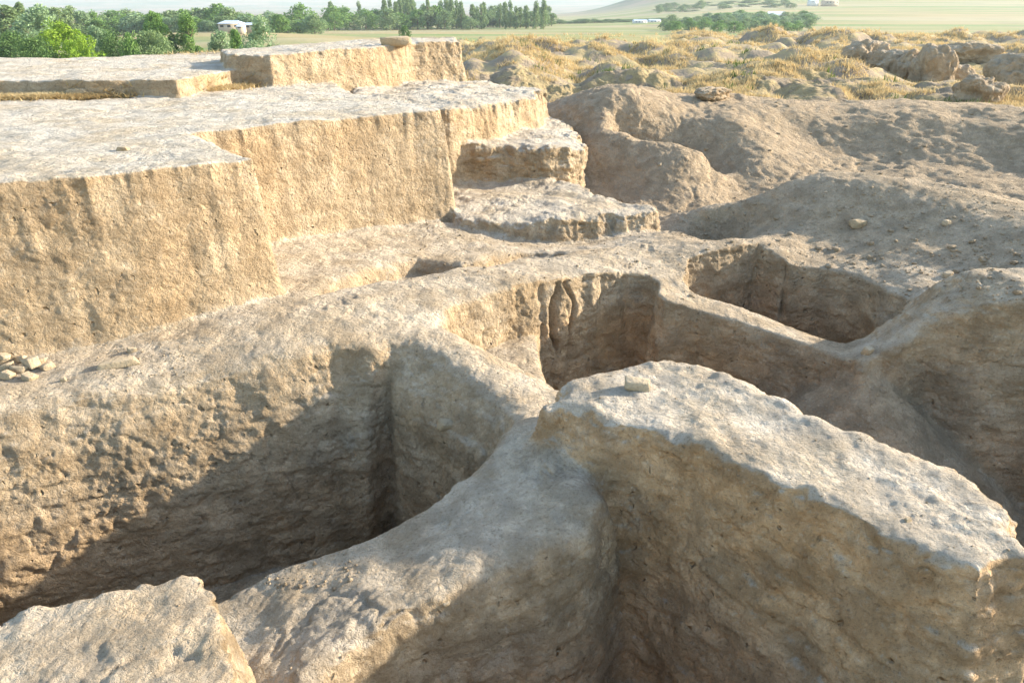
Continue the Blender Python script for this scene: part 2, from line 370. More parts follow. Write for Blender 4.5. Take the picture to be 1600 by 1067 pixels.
def sstep(a, b, v):
    t = np.clip((v - a) / (b - a), 0, 1); return t * t * (3 - 2 * t)
def land(X, Y):
    """the country round the dig: eroded mounds, the edge of the terrace, the plain and the hills"""
    X = np.asarray(X, float); Y = np.asarray(Y, float); Z = X * 0
    bil = np.abs(vnoise(X / 5.0 + 3, Y / 5.6, Z, 77)) + 0.55 * np.abs(vnoise(X / 2.3 + 1, Y / 2.6, Z, 78)) + 0.2 * np.abs(vnoise(X / 0.9 + 1, Y / 0.9, Z, 76))
    rolls = vnoise(X / 13.0, Y / 13.0, Z, 79)
    near = -3.45 + 0.85 * bil * (1 + 0.8 * rolls) + 0.42 * rolls + 0.16 * fbm(X, Y, Z, 1.2, 4, 0.6, 80)
    plain = -10.0 + 0.25 * vnoise(X / 40, Y / 40, Z, 81)
    bank = sstep(-5, -3, X) * sstep(0.23, 0.17, X / np.maximum(Y, 1)) * sstep(57, 58.6, Y + 1.6 * vnoise(X / 6, Y * 0, Z, 74))
    near = near * (1 - bank) + (-2.65 + 0.05 * vnoise(X / 3, Y / 3, Z, 75)) * bank
    edge = np.where(X < 0, 52.0 + 40 * sstep(-6, -3, X), 92.0) + 4 * vnoise(X / 15, X * 0, Z, 82)
    t = sstep(0, 1, (Y - edge) / (40.0 - 18 * sstep(0, 30, X)))
    dry = -4.9 + 1.2 * fbm(X, Y, Z, 14, 4, 0.5, 83)
    left = sstep(-3.5, -12, X)
    plain = plain + 3.4 * np.exp(-((X + 95) / 50) ** 2 - ((Y - 262) / 60) ** 2) + 3.2 * np.exp(-((X + 52) / 34) ** 2 - ((Y - 190) / 40) ** 2)
    h = near * (1 - left) + (dry - 0.4) * left
    h = h * (1 - t) + plain * t
    # rising ground on the right and hills behind
    a = X / np.maximum(Y, 1)
    h = h + sstep(420, 1500, Y) * 34 * sstep(0.05, 0.30, a)
    h = h + 78 * np.exp(-((X - 470) / 190.0) ** 2 - ((Y - 1900) / 350.0) ** 2) * (1 + 0.25 * fbm(X, Y, Z, 500, 4, 0.5, 84))
    h = h + sstep(2500, 7000, Y) * (105 + 60 * fbm(X, Y, Z, 2600, 5, 0.5, 85) + 60 * sstep(0, 4000, X))
    return h
def grow(a, b, d0, rate, start):
    out = [a]
    while out[-1] < b:
        out.append(out[-1] + max(d0, d0 + (out[-1] - start) * rate))
    return np.array(out)
Q = 1.0                                       # mesh coarseness
ys = grow(1.6, 34.0, 0.018 * Q, 0.0045, 5.5)
xr = grow(0.0, 27.0, 0.019 * Q, 0.0085, 3.5)
xl = grow(0.0, 22.0, 0.019 * Q, 0.0085, 4.5)
xs = np.r_[-xl[:0:-1], xr]
zs = np.arange(-6.3, -0.6, 0.022 * Q)
def pad8(a, n=8):
    k = (-(len(a) - 1)) % n
    d = a[-1] - a[-2]
    return np.r_[a, a[-1] + d * np.arange(1, k + 1)]
xs, ys, zs = pad8(xs), pad8(ys), pad8(zs)
nx, ny, nz = len(xs), len(ys), len(zs)
X2, Y2 = np.meshgrid(xs, ys, indexing='ij')
warpx = 0.055 * fbm(X2, Y2, X2 * 0, 0.9, 4, 0.55, seed=3)
warpy = 0.055 * fbm(X2, Y2, X2 * 0, 0.9, 4, 0.55, seed=9)
chip = 0.018 * fbm(X2, Y2, X2 * 0, 0.16, 3, 0.6, seed=13) + 0.05 * np.clip(fbm(X2, Y2, X2 * 0, 0.45, 3, 0.6, seed=14) - 0.2, 0, 1)
XW, YW = X2 + warpx, Y2 + warpy
G2 = tps(X2, Y2)
rough = np.clip((Y2 - 13) / 8, 0, 1) + np.clip((X2 - 2.5) / 3, 0, 1) * np.clip((Y2 - 8) / 3, 0, 1)
G2 = G2 + 0.035 * fbm(X2, Y2, X2 * 0, 1.1, 4, 0.5, seed=21) + 0.06 * np.clip(rough, 0, 1) * fbm(X2, Y2, X2 * 0, 2.4, 5, 0.5, seed=5)
bl = sstep(24.5, 29.5, Y2)
G2 = G2 * (1 - bl) + land(X2, Y2) * bl
gx, gy = np.gradient(G2, xs, ys)
CN = 1 / np.sqrt(1 + gx ** 2 + gy ** 2)
G2 = G2.astype(np.float32); CN = CN.astype(np.float32)
for p in PITS + BLOCKS:
    pts, pl = poly(p['pix'], p['sm'])
    p['pts'] = pts
    p['sd'] = sd_poly(XW, YW, pts).astype(np.float32)
    if 'fl' not in p:
        p['chip'] = (chip * (5.0 if p['k'] in ('terrace', 'ledge_lower', 'ledge_upper') else 2.0)).astype(np.float32)
    p['T'] = (pl[0] * X2 + pl[1] * Y2 + pl[2]).astype(np.float32)
    p['T'] = np.clip(p['T'], min(q[2] for q in p['pix']) - .05, max(q[2] for q in p['pix']) + .05)
    p['T'] += ((0.065 if p['k'] in ('terrace', 'ledge_lower', 'ledge_upper') else 0.024) * fbm(X2, Y2, X2 * 0, 0.9, 4, 0.55, seed=31)).astype(np.float32)
for p in PITS:
    if 'e' in p:
        ax_, ay_ = np.gradient(p['sd'], xs, ys)
        m_ = np.clip((ax_ * p['dr'][0] + ay_ * p['dr'][1]) * 1.6, 0, 1)
        if p['k'] == 'trench': m_ = m_ * np.clip(1.0 - (ax_ - 0.2) * 2.5, 0, 1)
        for _ in range(4):
            m_[1:-1, 1:-1] = (m_[1:-1, 1:-1] * 2 + m_[2:, 1:-1] + m_[:-2, 1:-1] + m_[1:-1, 2:] + m_[1:-1, :-2]) / 6
        p['ee'] = (p['e'] * m_).astype(np.float32)
R2 = np.hypot(XW - CONE[0], YW - CONE[1]).astype(np.float32)
print("2D", nx, ny, nz, time.time() - T0)

def field(i, j, Z, who=False):
    f = (Z - G2[i, j]) * CN[i, j]
    for p in PITS:
        s = p['sd'][i, j]
        dd = G2[i, j] - Z
        if 'ee' in p: s = s + p['ee'][i, j] * (1 - np.exp(-np.maximum(dd, 0) / 0.45))
        dp = np.maximum(s + p['b'] * dd, p['fl'] - Z)
        f = vmath_sm(f, -dp, p['r'])
    cone = (Z - CONE[2] + R2[i, j] * 0.86) * 0.76
    f = smin(f, cone, 0.1)
    if who:
        lab = np.zeros(f.shape, np.int8); best = f.copy()
    for n, p in enumerate(BLOCKS):
        s = p['sd'][i, j]
        dn = p['T'][i, j] - Z
        db = vmath_sm(s - p['b'] * dn + p['chip'][i, j] * np.exp(-np.maximum(dn, 0) * 3.5), -dn, p['r'])
        if who:
            m = db < best
            lab[m] = n + 1; best = np.minimum(best, db)
        f = smin(f, db, p['j'])
    if who: return lab
    return f

# blocks of 8x8x8 cells; keep the ones that can hold the surface and can be seen
bx, by, bz = (nx - 1) // 8, (ny - 1) // 8, (nz - 1) // 8
BI, BJ, BK = np.meshgrid(np.arange(bx), np.arange(by), np.arange(bz), indexing='ij')
BI, BJ, BK = BI.ravel(), BJ.ravel(), BK.ravel()
cx_, cy_ = xs[BI * 8 + 4], ys[BJ * 8 + 4]
keep = np.abs(cx_) < 0.80 * cy_ + 2.6
BI, BJ, BK = BI[keep], BJ[keep], BK[keep]
o3 = np.array([0, 4, 8])
mi = BI[:, None, None, None] * 8 + o3[None, :, None, None]
mj = BJ[:, None, None, None] * 8 + o3[None, None, :, None]
mk = BK[:, None, None, None] * 8 + o3[None, None, None, :]
mi, mj, mk = np.broadcast_arrays(mi, mj, mk)
act = np.zeros(len(BI), bool)
for s in range(0, len(BI), 40000):
    e = s + 40000
    ff = field(mi[s:e], mj[s:e], zs[mk[s:e]].astype(np.float32)).reshape(-1, 27)
    lim = 0.62 * np.sqrt((xs[BI[s:e] * 8 + 4] - xs[BI[s:e] * 8]) ** 2 + (ys[BJ[s:e] * 8 + 4] - ys[BJ[s:e] * 8]) ** 2 + (zs[4] - zs[0]) ** 2) + 0.05
    act[s:e] = (np.abs(ff).min(1) < lim) | ((ff.min(1) < 0) & (ff.max(1) > 0))
BI, BJ, BK = BI[act], BJ[act], BK[act]
print("blocks", len(BI), time.time() - T0)
o9 = np.arange(9)
verts_all, keys_all, quads_key = [], [], []
KX, KY = (ny + 2) * (nz + 2), (nz + 2)
for s in range(0, len(BI), 3000):
    bi, bj, bk = BI[s:s + 3000], BJ[s:s + 3000], BK[s:s + 3000]
    I = bi[:, None, None, None] * 8 + o9[None, :, None, None]
    J = bj[:, None, None, None] * 8 + o9[None, None, :, None]
    K = bk[:, None, None, None] * 8 + o9[None, None, None, :]
    I, J, K = np.broadcast_arrays(I, J, K)
    Fv = field(I, J, zs[K].astype(np.float32))
    Xc, Yc, Zc = xs[I], ys[J], zs[K]
    ins = Fv < 0
    n = len(bi)
    acc = np.zeros((n, 8, 8, 8, 3)); cnt = np.zeros((n, 8, 8, 8))
    corners = [(a, b, c) for a in (0, 1) for b in (0, 1) for c in (0, 1)]
    def sub(A, a, b, c): return A[:, a:a + 8, b:b + 8, c:c + 8]
    for a in corners:
        for ax in range(3):
            if a[ax]: continue
            b2 = list(a); b2[ax] = 1
            ia, ib = sub(ins, *a), sub(ins, *b2)
            cr = ia != ib
            fa, fb = sub(Fv, *a), sub(Fv, *b2)
            t = np.where(cr, fa / np.where(cr, fa - fb, 1), 0)
            for q, C in enumerate((Xc, Yc, Zc)):
                ca, cb = sub(C, *a), sub(C, *b2)
                acc[..., q] += np.where(cr, ca + (cb - ca) * t, 0)
            cnt += cr
    hit = cnt > 0
    verts_all.append(acc[hit] / cnt[hit][:, None])
    key = (I * KX + J * KY + K)[:, :8, :8, :8]
    keys_all.append(key[hit])
    # faces from sign changes along each axis
    for ax in range(3):
        d = [0, 0, 0]; d[ax] = 1
        A = ins[:, :8, :8, :8]; B = ins[:, d[0]:8 + d[0], d[1]:8 + d[1], d[2]:8 + d[2]]
        cr = A != B
        kk = key[cr]; flip = B[cr]
        st = [KX, KY, 1]
        u, v = [st[(ax + 1) % 3], st[(ax + 2) % 3]]
        q = np.stack([kk, kk - u, kk - u - v, kk - v], 1)
        q[flip] = q[flip][:, ::-1]
        quads_key.append(q)
V = np.concatenate(verts_all); KEY = np.concatenate(keys_all); QK = np.concatenate(quads_key)
order = np.argsort(KEY); KEY = KEY[order]; V = V[order]
idx = np.searchsorted(KEY, QK.ravel()); idx[idx >= len(KEY)] = 0
ok = (KEY[idx] == QK.ravel()).reshape(-1, 4).all(1)
FQ = idx.reshape(-1, 4)[ok]
print("surface", len(V), len(FQ), time.time() - T0)

def vnormals(V, Fq):
    a = V[Fq[:, 2]] - V[Fq[:, 0]]; b = V[Fq[:, 3]] - V[Fq[:, 1]]
    n = np.cross(a, b)
    N = np.zeros_like(V)
    for c in range(4):
        for q in range(3):
            N[:, q] += np.bincount(Fq[:, c], n[:, q], len(V))
    return N / (np.linalg.norm(N, axis=1)[:, None] + 1e-12)
N = vnormals(V, FQ)
x, y, z = V.T
steep = np.clip((0.85 - N[:, 2]) / 0.5, 0, 1)
far = np.clip(y / 10, 0.6, 2)
up = 1 - steep
wx = 0.10 * fbm(x, y, z, 0.5, 2, 0.5, seed=91); wz = 0.10 * fbm(x, y, z, 0.5, 2, 0.5, seed=92)
disp = 0.034 * fbm(x, y, z * 1.5, 0.75, 3, 0.5, seed=41) * steep
disp += 0.017 * fbm(x + wx, y, z + wz, 0.20, 5, 0.62, seed=51) * steep
rid = 1 - np.abs(fbm(x + wx, y + wz, z * 1.7, 0.34, 4, 0.55, seed=61))
disp -= 0.028 * np.clip(rid - 0.74, 0, 1) * 3 * steep
lay = fbm(x * 0.3 + wx, y * 0.3, z * 2.6 + wz, 0.26, 4, 0.55, seed=71)
disp += 0.013 * lay * steep
crumb = np.clip(fbm(x, y, z, 0.06, 3, 0.6, seed=95), 0, 1) * np.clip(fbm(x, y, z, 0.5, 3, 0.5, seed=96) + 0.35, 0, 1)
near_f = sstep(13, 8, y)
for (cpx, cpy, cz, cw, cd) in CRACKS:
    qx, qy = P(cpx, cpy, cz)
    mx_ = qx + 0.07 * vnoise(z * 3.1, z * 0 + cpx, z * 0, 3); my_ = qy + 0.05 * vnoise(z * 2.3, z * 0 + cpx, z * 0 + 4, 5)
    dd_ = np.abs(x - mx_) + 0.25 * np.abs(y - my_)
    cr_ = cd * np.exp(-(dd_ / cw) ** 2) * (np.abs(y - my_) < 0.8) * steep * (0.6 + 0.4 * vnoise(z * 5, z * 0, z * 0 + cpx, 9))
    disp -= cr_
disp += 0.016 * crumb * near_f * (0.6 + 0.4 * steep)
dtop = 0.016 * fbm(x, y, z, 0.45, 3, 0.5, seed=43) + 0.012 * fbm(x + wx, y + wz, z, 0.17, 4, 0.6, seed=44)
brk = np.clip(fbm(x, y, z, 1.1, 3, 0.6, seed=46), 0, 1)
dtop += 0.020 * brk * fbm(x + wx, y + wz, z, 0.28, 5, 0.62, seed=47)
dtop -= 0.03 * np.clip(1 - np.abs(fbm(x + wx, y + wz, z, 0.6, 4, 0.6, seed=48)) * 9, 0, 1) * brk
# the rammed earth of the tall blocks is cut cleaner
fc = V[FQ].mean(1)
fi = np.clip(np.searchsorted(xs, fc[:, 0]), 0, nx - 1); fj = np.clip(np.searchsorted(ys, fc[:, 1]), 0, ny - 1)
lab = field(fi, fj, fc[:, 2].astype(np.float32), who=True).astype(int)
RELIEF = np.array([1.0] + [{'right_block': 1.25, 'corner_block': 1.1, 'ledge_lower': 1.6, 'terrace': 1.3, 'main_block': 0.42, 'step_block': 0.5, 'far_block': 0.75, 'ledge_upper': 0.8}.get(p['k'], 0.8) for p in BLOCKS])
#            pale crust, loose grey soil
CRUST = np.array([0.45] + [{'main_block': 1.0, 'step_block': 1.0, 'far_block': 1.0, 'ledge_upper': 0.9, 'ledge_lower': 0.9, 'terrace': 0.7, 'corner_block': 0.4, 'right_block': 0.85}[p['k']] for p in BLOCKS])
def to_verts(fv):
    s_ = np.zeros(len(V)); c_ = np.zeros(len(V))
    for c in range(4):
        s_ += np.bincount(FQ[:, c], fv, len(V)); c_ += np.bincount(FQ[:, c], None, len(V))
    return s_ / np.maximum(c_, 1)
def relax(v, n):
    for _ in range(n): v = to_verts(v[FQ].mean(1))
    return v
relief = relax(to_verts(RELIEF[lab]), 6)
crust = relax(to_verts(CRUST[lab]), 10)
toprel = relax(to_verts(np.array([0.9] + [{'right_block': 1.0, 'corner_block': 1.3, 'main_block': 0.8, 'step_block': 0.9}.get(p['k'], 1.0) for p in BLOCKS])[lab]), 6)
mnd = sstep(0.5, 1.6, (x - 1.9)) * sstep(11.2, 12.6, y) + sstep(14.5, 17, y) * sstep(-2.5, 0.5, x)
mnd = np.clip(mnd, 0, 1) * np.clip(1.5 - crust * 1.8, 0, 1)
dm = 0.05 * fbm(x + wx * 2, y + wz * 2, z, 0.7, 5, 0.6, seed=101) - 0.06 * np.clip(1 - np.abs(fbm(x, y, z, 1.6, 4, 0.6, seed=102)) * 4, 0, 1) * sstep(13, 18, y)
V = V + N * (disp * relief + dtop * up * toprel + dm * mnd)[:, None]
mound = sstep(0, 1.2, (x - 1.9)) * sstep(10.6, 12.0, y + 0.25 * (x - 3)) + sstep(14.5, 17, y) * sstep(-2.5, 0.5, x)
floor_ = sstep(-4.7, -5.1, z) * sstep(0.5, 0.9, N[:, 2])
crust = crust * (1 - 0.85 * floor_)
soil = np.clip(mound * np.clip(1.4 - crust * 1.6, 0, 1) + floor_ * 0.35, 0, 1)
cone_m = sstep(1.5, 1.1, np.hypot(x - CONE[0], y - CONE[1])) * sstep(-3.88, -3.98, z)
soil = np.clip(soil + cone_m, 0, 1); crust = crust * (1 - 0.8 * cone_m)
dry_land = sstep(24.5, 27.5, y)
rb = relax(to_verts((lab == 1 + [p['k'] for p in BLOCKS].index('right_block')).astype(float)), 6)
brown = np.clip(rb * 0.9 + 0.8 * sstep(-3.85, -4.4, z + 0.25 * fbm(x, y, z, 0.8, 3, 0.5, seed=99)) * sstep(9.0, 10.5, y + x * 0.2) + 0.45 * sstep(-4.3, -5.0, z), 0, 1)  # near stump and pit walls: soil tone plus painted warm bounce light
# ---- which thing each face belongs to
fc = V[FQ].mean(1)
# cross walls and spoil heaps are split by plan areas
def in_poly(pix, X, Y):
    pts = np.array([P(*q) for q in pix]); return sd_poly(X, Y, pts) < 0
AREAS = [
 ('curved_wall', [(760, 632, -3.6), (870, 640, -3.6), (1040, 740, -3.7), (1000, 860, -4.4), (700, 1300, -4.4), (300, 1300, -4.3), (280, 960, -4.4), (560, 870, -4.4), (660, 850, -4.8), (720, 735, -3.68)]),
 ('cross_wall', [(600, 520, -3.42), (640, 500, -3.42), (700, 488, -3.45), (770, 535, -3.5), (900, 590, -3.6), (1000, 640, -3.7), (830, 660, -3.64), (760, 640, -3.6), (700, 720, -4.3), (610, 620, -4.2)]),
 ('thin_wall', [(1020, 470, -3.75), (1072, 440, -3.7), (1150, 462, -3.82), (1220, 488, -3.85), (1310, 510, -3.88), (1375, 505, -3.86), (1365, 550, -3.88), (1345, 600, -3.92), (1200, 590, -4.2), (1020, 540, -4.2)]),
 ('long_wall', [(-900, 640, -3.35), (0, 560, -3.35), (465, 460, -3.35), (640, 432, -3.42), (880, 393, -3.5), (1050, 370, -3.55), (1160, 358, -3.5), (1232, 380, -3.56), (1240, 430, -3.66), (1235, 500, -4.6), (1076, 460, -3.74), (1040, 520, -4.5), (890, 600, -5.3), (730, 540, -4.5), (700, 490, -3.45), (600, 522, -3.42), (600, 700, -5.5), (-900, 1150, -5.5)]),
 ('rim_block', [(1352, 560, -3.88), (1400, 500, -3.62), (1470, 434, -3.42), (1600, 420, -3.24), (2100, 420, -3.2), (2100, 640, -4.2), (1700, 640, -5.0), (1430, 640, -5.0)]),
]
names = ['ground'] + [p['k'] for p in BLOCKS]
g = lab == 0
for nme, pix in AREAS:
    m = g & (lab == 0) & in_poly(pix, fc[:, 0], fc[:, 1])
    names.append(nme); lab[m] = len(names) - 1
INFO = {
 'main_block': ('excavation_block', 'tall flat topped block of pale cut earth, its sheer face dotted with holes', 'earth block'),
 'step_block': ('excavation_block', 'low raised step of pale earth on the left plateau with straw along its foot', 'earth block'),
 'far_block': ('excavation_block', 'farthest cut earth block, with a sunlit tan face fluted from top to bottom', 'earth block'),
 'ledge_upper': ('earth_ledge', 'flat ledge of pale earth just below the farthest block', 'earth ledge'),
 'ledge_lower': ('earth_ledge', 'rounded ledge of pale eroded earth with a hollow under its lip', 'earth ledge'),
 'terrace': ('earth_ledge', 'low broad terrace of trampled earth stepping down towards the path', 'earth ledge'),
 'corner_block': ('earth_block', 'sunlit lumpy block of earth in the bottom left corner', 'earth block'),
 'right_block': ('mud_brick_wall', 'thick wall stump with white crusted top and brown shaded side, one loose stone on it', 'mud wall'),
 'curved_wall': ('mud_brick_wall', 'low curved grey wall in shade between the two deep pits at the bottom', 'mud wall'),
 'cross_wall': ('mud_brick_wall', 'short cross wall closing the far end of the deep dark trench', 'mud wall'),
 'thin_wall': ('mud_brick_wall', 'thin low diagonal wall between the two square pits on the right', 'mud wall'),
 'long_wall': ('mud_brick_wall', 'long wall with a worn pale top running from the stone heap to the spoil heap', 'mud wall'),
 'rim_block': ('mud_brick_wall', 'broad shaded wall stump at the right edge above the darkest pit', 'mud wall'),
}
for li, key in enumerate(names):
    m = lab == li
    if not m.any(): continue
    fq = FQ[m]
    used, inv = np.unique(fq.ravel(), return_inverse=True)
    if key == 'ground':
        o = mesh_obj('ground', V[used], inv.reshape(-1, 4), M_dig)
        tag(o, 'trampled bare earth of the dig with its pit floors and grey spoil heaps', 'ground', kind='structure')
    else:
        nm, lb, cat = INFO[key]
        o = mesh_obj(nm, V[used], inv.reshape(-1, 4), M_dig)
        tag(o, lb, cat, kind='thing')
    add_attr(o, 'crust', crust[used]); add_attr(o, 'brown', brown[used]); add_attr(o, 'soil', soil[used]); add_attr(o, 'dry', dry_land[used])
print("dig", time.time() - T0)

# ------------------------------------------------------------------ country beyond the dig
def land_material():
    m, t, b = new_mat("dry_country")
    g = t.nodes.new("ShaderNodeNewGeometry"); pos = g.outputs['Position']
    sep = t.nodes.new("ShaderNodeSeparateXYZ"); t.links.new(pos, sep.inputs[0])
    sn = t.nodes.new("ShaderNodeSeparateXYZ"); t.links.new(g.outputs['Normal'], sn.inputs[0])
    Yc, Zc = sep.outputs[1], sep.outputs[2]
    n1 = noise_n(t, pos, 0.8, 5, 0.7); n2 = noise_n(t, pos, 0.13, 5, 0.65); n3 = noise_n(t, pos, 7.0, 4, 0.7)
    near = mixc(t, maprange(t, n1, 0.42, 0.58), (0.29, 0.23, 0.16), (0.42, 0.32, 0.16))
    near = mixc(t, maprange(t, n2, 0.55, 0.68, 0, 0.3), near, (0.26, 0.24, 0.12))
    near = mixc(t, maprange(t, sn.outputs[2], 0.93, 0.80), near, (0.27, 0.21, 0.15))
    # fields of the plain in long strips
    f1 = noise_n(t, scaled_pos(t, (0.004, 0.022, 0.0)), 1.0, 5, 0.65)
    f2 = noise_n(t, scaled_pos(t, (0.002, 0.009, 0.0)), 1.0, 2, 0.5)
    fields = mixc(t, maprange(t, f1, 0.40, 0.60), (0.34, 0.27, 0.13), (0.17, 0.23, 0.07))
    fields = mixc(t, maprange(t, f1, 0.60, 0.66), fields, (0.09, 0.16, 0.04))
    fields = mixc(t, maprange(t, f2, 0.50, 0.60, 0, 0.7), fields, (0.36, 0.31, 0.18))
    fields = mixc(t, maprange(t, noise_n(t, pos, 0.03, 4, 0.6), 0.5, 0.75, 0, 0.5), fields, (0.23, 0.20, 0.12))
    hills = mixc(t, maprange(t, noise_n(t, pos, 0.003, 6, 0.65), 0.40, 0.62), (0.27, 0.20, 0.125), (0.11, 0.14, 0.06))
    fields = mixc(t, maprange(t, Yc, 1100, 1700), fields, hills)
    xx = t.nodes.new("ShaderNodeSeparateXYZ"); t.links.new(pos, xx.inputs[0])
    bankm = math_n(t, 'MULTIPLY', maprange(t, Yc, 58.5, 61), math_n(t, 'MULTIPLY', maprange(t, xx.outputs[0], -5, -3), maprange(t, math_n(t, 'DIVIDE', xx.outputs[0], Yc), 0.22, 0.18)))
    near = mixc(t, bankm, near, mixc(t, maprange(t, n2, 0.4, 0.6), (0.36, 0.30, 0.15), (0.27, 0.27, 0.11)))
    c = mixc(t, maprange(t, Yc, 88, 125), near, fields)
    c = mixc(t, maprange(t, n3, 0.5, 0.75, 0, 0.35), c, (0.2, 0.15, 0.09))
    t.links.new(c, b.inputs['Base Color'])
    bp = t.nodes.new("ShaderNodeBump"); bp.inputs['Strength'].default_value = 0.8; bp.inputs['Distance'].default_value = 1.0
    hh = math_n(t, 'ADD', math_n(t, 'MULTIPLY', n1, 0.25), math_n(t, 'MULTIPLY', n3, 0.06))
    t.links.new(hh, bp.inputs['Height']); t.links.new(bp.outputs[0], b.inputs['Normal'])
    return m
M_land = land_material()
fy = grow(33.2, 13000, 0.26, 0.012, 33.2)
fxp = grow(0, 12000, 0.30, 0.013, 30.0)
fx = np.r_[-fxp[:0:-1], fxp]
FX, FY = np.meshgrid(fx, fy, indexing='ij')
FZ = land(FX, FY)
FZ = FZ - 0.05 * (FY < 34.2)
ii = np.arange(len(fx) - 1)[:, None] * len(fy) + np.arange(len(fy) - 1)[None]
ff = np.stack([ii, ii + len(fy), ii + len(fy) + 1, ii + 1], -1).reshape(-1, 4)
cxx = FX.ravel()[ff[:, 0]]; cyy = FY.ravel()[ff[:, 0]]
ff = ff[np.abs(cxx) < cyy * 0.95 + 25]
used, inv = np.unique(ff.ravel(), return_inverse=True)
o = mesh_obj('terrain', np.stack([FX.ravel(), FY.ravel(), FZ.ravel()], 1)[used], inv.reshape(-1, 4), M_land)
tag(o, 'dry mounds, the pale fields of the plain and the hills beyond', 'terrain', kind='structure')
# the ground to either side and behind the viewer
def apron():
    a = np.arange(-70, 71, 2.0); b_ = np.arange(-40, 36, 2.0)
    A, B = np.meshgrid(a, b_, indexing='ij')
    Zp = -6.6 + 0 * A
    side = np.maximum(np.abs(A) - (0.80 * np.maximum(B, 0) + 2.2), 0) + np.maximum(0.5 - B, 0)
    Zp = np.where(side > 0.1, -3.9 + 0.15 * np.sin(A * 0.7) - np.exp(-side / 2.0) * 0.5, Zp)
    n = len(b_)
    i = np.arange(len(a) - 1)[:, None] * n + np.arange(n - 1)[None]
    q = np.stack([i, i + n, i + n + 1, i + 1], -1).reshape(-1, 4)
    o = mesh_obj('soil', np.stack([A.ravel(), B.ravel(), Zp.ravel()], 1), q, M_soil2)
    tag(o, 'bare earth round the edge of the dig', 'ground', kind='structure')
M_soil2 = earth_material("side_soil", TOP, SIDE, SOIL, DARK, const=(0.4, 0.3, 0.0))
apron()

def ground_z(X, Y):
    """height of the land or of the open ground in the dig"""
    X = np.atleast_1d(np.asarray(X, float)); Y = np.atleast_1d(np.asarray(Y, float))
    i = np.clip(np.searchsorted(xs, X), 1, nx - 1); j = np.clip(np.searchsorted(ys, Y), 1, ny - 1)
    tx = np.clip((X - xs[i - 1]) / (xs[i] - xs[i - 1]), 0, 1); ty = np.clip((Y - ys[j - 1]) / (ys[j] - ys[j - 1]), 0, 1)
    g_ = (G2[i - 1, j - 1] * (1 - tx) + G2[i, j - 1] * tx) * (1 - ty) + (G2[i - 1, j] * (1 - tx) + G2[i, j] * tx) * ty
    return np.where(Y < 33.5, g_, land(X, Y))
from mathutils.bvhtree import BVHTree
_dg = bpy.context.evaluated_depsgraph_get()
TREES = [BVHTree.FromObject(q, _dg) for q in list(sc.objects) if q.type == 'MESH']
def cast(org, d):
    best = None
    for t_ in TREES:
        loc, nor, i_, dist = t_.ray_cast(org, d)
        if loc is not None and (best is None or dist < best[2]): best = (loc, nor, dist)
    return best[:2] if best else (None, None)
def sight(px, py):
    """where the line of sight through (px, py) meets the ground"""
    u = (px - 800.0) / F_PX; v = (533.5 - py) / F_PX
    return cast(Vector((0, 0, 0)), Vector((u, CP + v * SP, -SP + v * CP)).normalized())
def drop(x_, y_, z0=2.0):
    return cast(Vector((x_, y_, z0)), Vector((0, 0, -1)))

# ------------------------------------------------------------------ stones
ICO = {}
def ico(n):
    if n not in ICO:
        import bmesh
        bm = bmesh.new(); bmesh.ops.create_icosphere(bm, subdivisions=n, radius=1.0)
        v_ = np.array([q.co[:] for q in bm.verts]); f_ = np.array([[q.index for q in p_.verts] for p_ in bm.faces]); bm.free()
        ICO[n] = (v_, f_)
    return ICO[n]
def rock_shape(seed, size, sub=3, cuts=12, rough=0.05, flat=1.0):
    """a broken block: the hull of jittered corners with worn edges"""
    import bmesh
    rs = np.random.RandomState(seed)
    bm = bmesh.new()
    for cx in (-1, 1):
        for cy in (-1, 1):
            for cz in (-1, 1):
                bm.verts.new(np.array([cx, cy, cz]) * rs.uniform(0.55, 1.0, 3))
    for _ in range(7):
        d = rs.normal(size=3); d /= np.abs(d).max(); bm.verts.new(d * rs.uniform(0.85, 1.05))
    bmesh.ops.convex_hull(bm, input=bm.verts)
    bmesh.ops.delete(bm, geom=[v for v in bm.verts if not v.link_faces], context='VERTS')
    bmesh.ops.bevel(bm, geom=list(bm.edges), offset=0.07, segments=1, profile=0.5, affect='EDGES', clamp_overlap=True)
    bmesh.ops.triangulate(bm, faces=bm.faces)
    if sub > 2:
        bmesh.ops.subdivide_edges(bm, edges=bm.edges, cuts=2, use_grid_fill=True); bmesh.ops.triangulate(bm, faces=bm.faces)
    v_ = np.array([q.co[:] for q in bm.verts]); f_ = np.array([[q.index for q in p_.verts] for p_ in bm.faces]); bm.free()
    a, b, c = v_.T
    n_ = v_ / (np.linalg.norm(v_, axis=1)[:, None] + 1e-9)
    v_ = v_ + n_ * (0.6 * rough * fbm(a * 1.0 + seed, b * 1.0, c * 1.0, 0.6, 4, 0.6, seed % 97))[:, None]
    return v_ * np.array(size) * 0.5, f_
def stone(name, px, py, size, rot, seed, label, cat='stone', group=None, mat=None, sink=0.25, sub=3, rough=0.06, loc=None):
    v_, f_ = rock_shape(seed, size, sub, rough=rough)
    if loc is None:
        loc, nor = sight(px, py)
        if loc is None: return None
    o = mesh_obj(name, v_, f_, mat or M_stone, smooth=False)
    o.rotation_euler = rot
    o.location = Vector(loc) + Vector((0, 0, size[2] * (0.5 - sink)))
    tag(o, label, cat, group)
    return o
R = math.radians
stone('stone', 995, 606, (0.25, 0.15, 0.13), (0.05, 0.05, R(-8)), 11, 'brown loose stone resting on the white top of the thick near wall stump')
stone('stone', 185, 570, (0.44, 0.17, 0.09), (0.04, -0.06, R(22)), 12, 'long flat stone slab lying by itself on the path below the tall block')
stone('stone', 620, 69, (0.9, 0.5, 0.28), (0, 0, R(5)), 13, 'brown stone sitting on top of the farthest cut block')
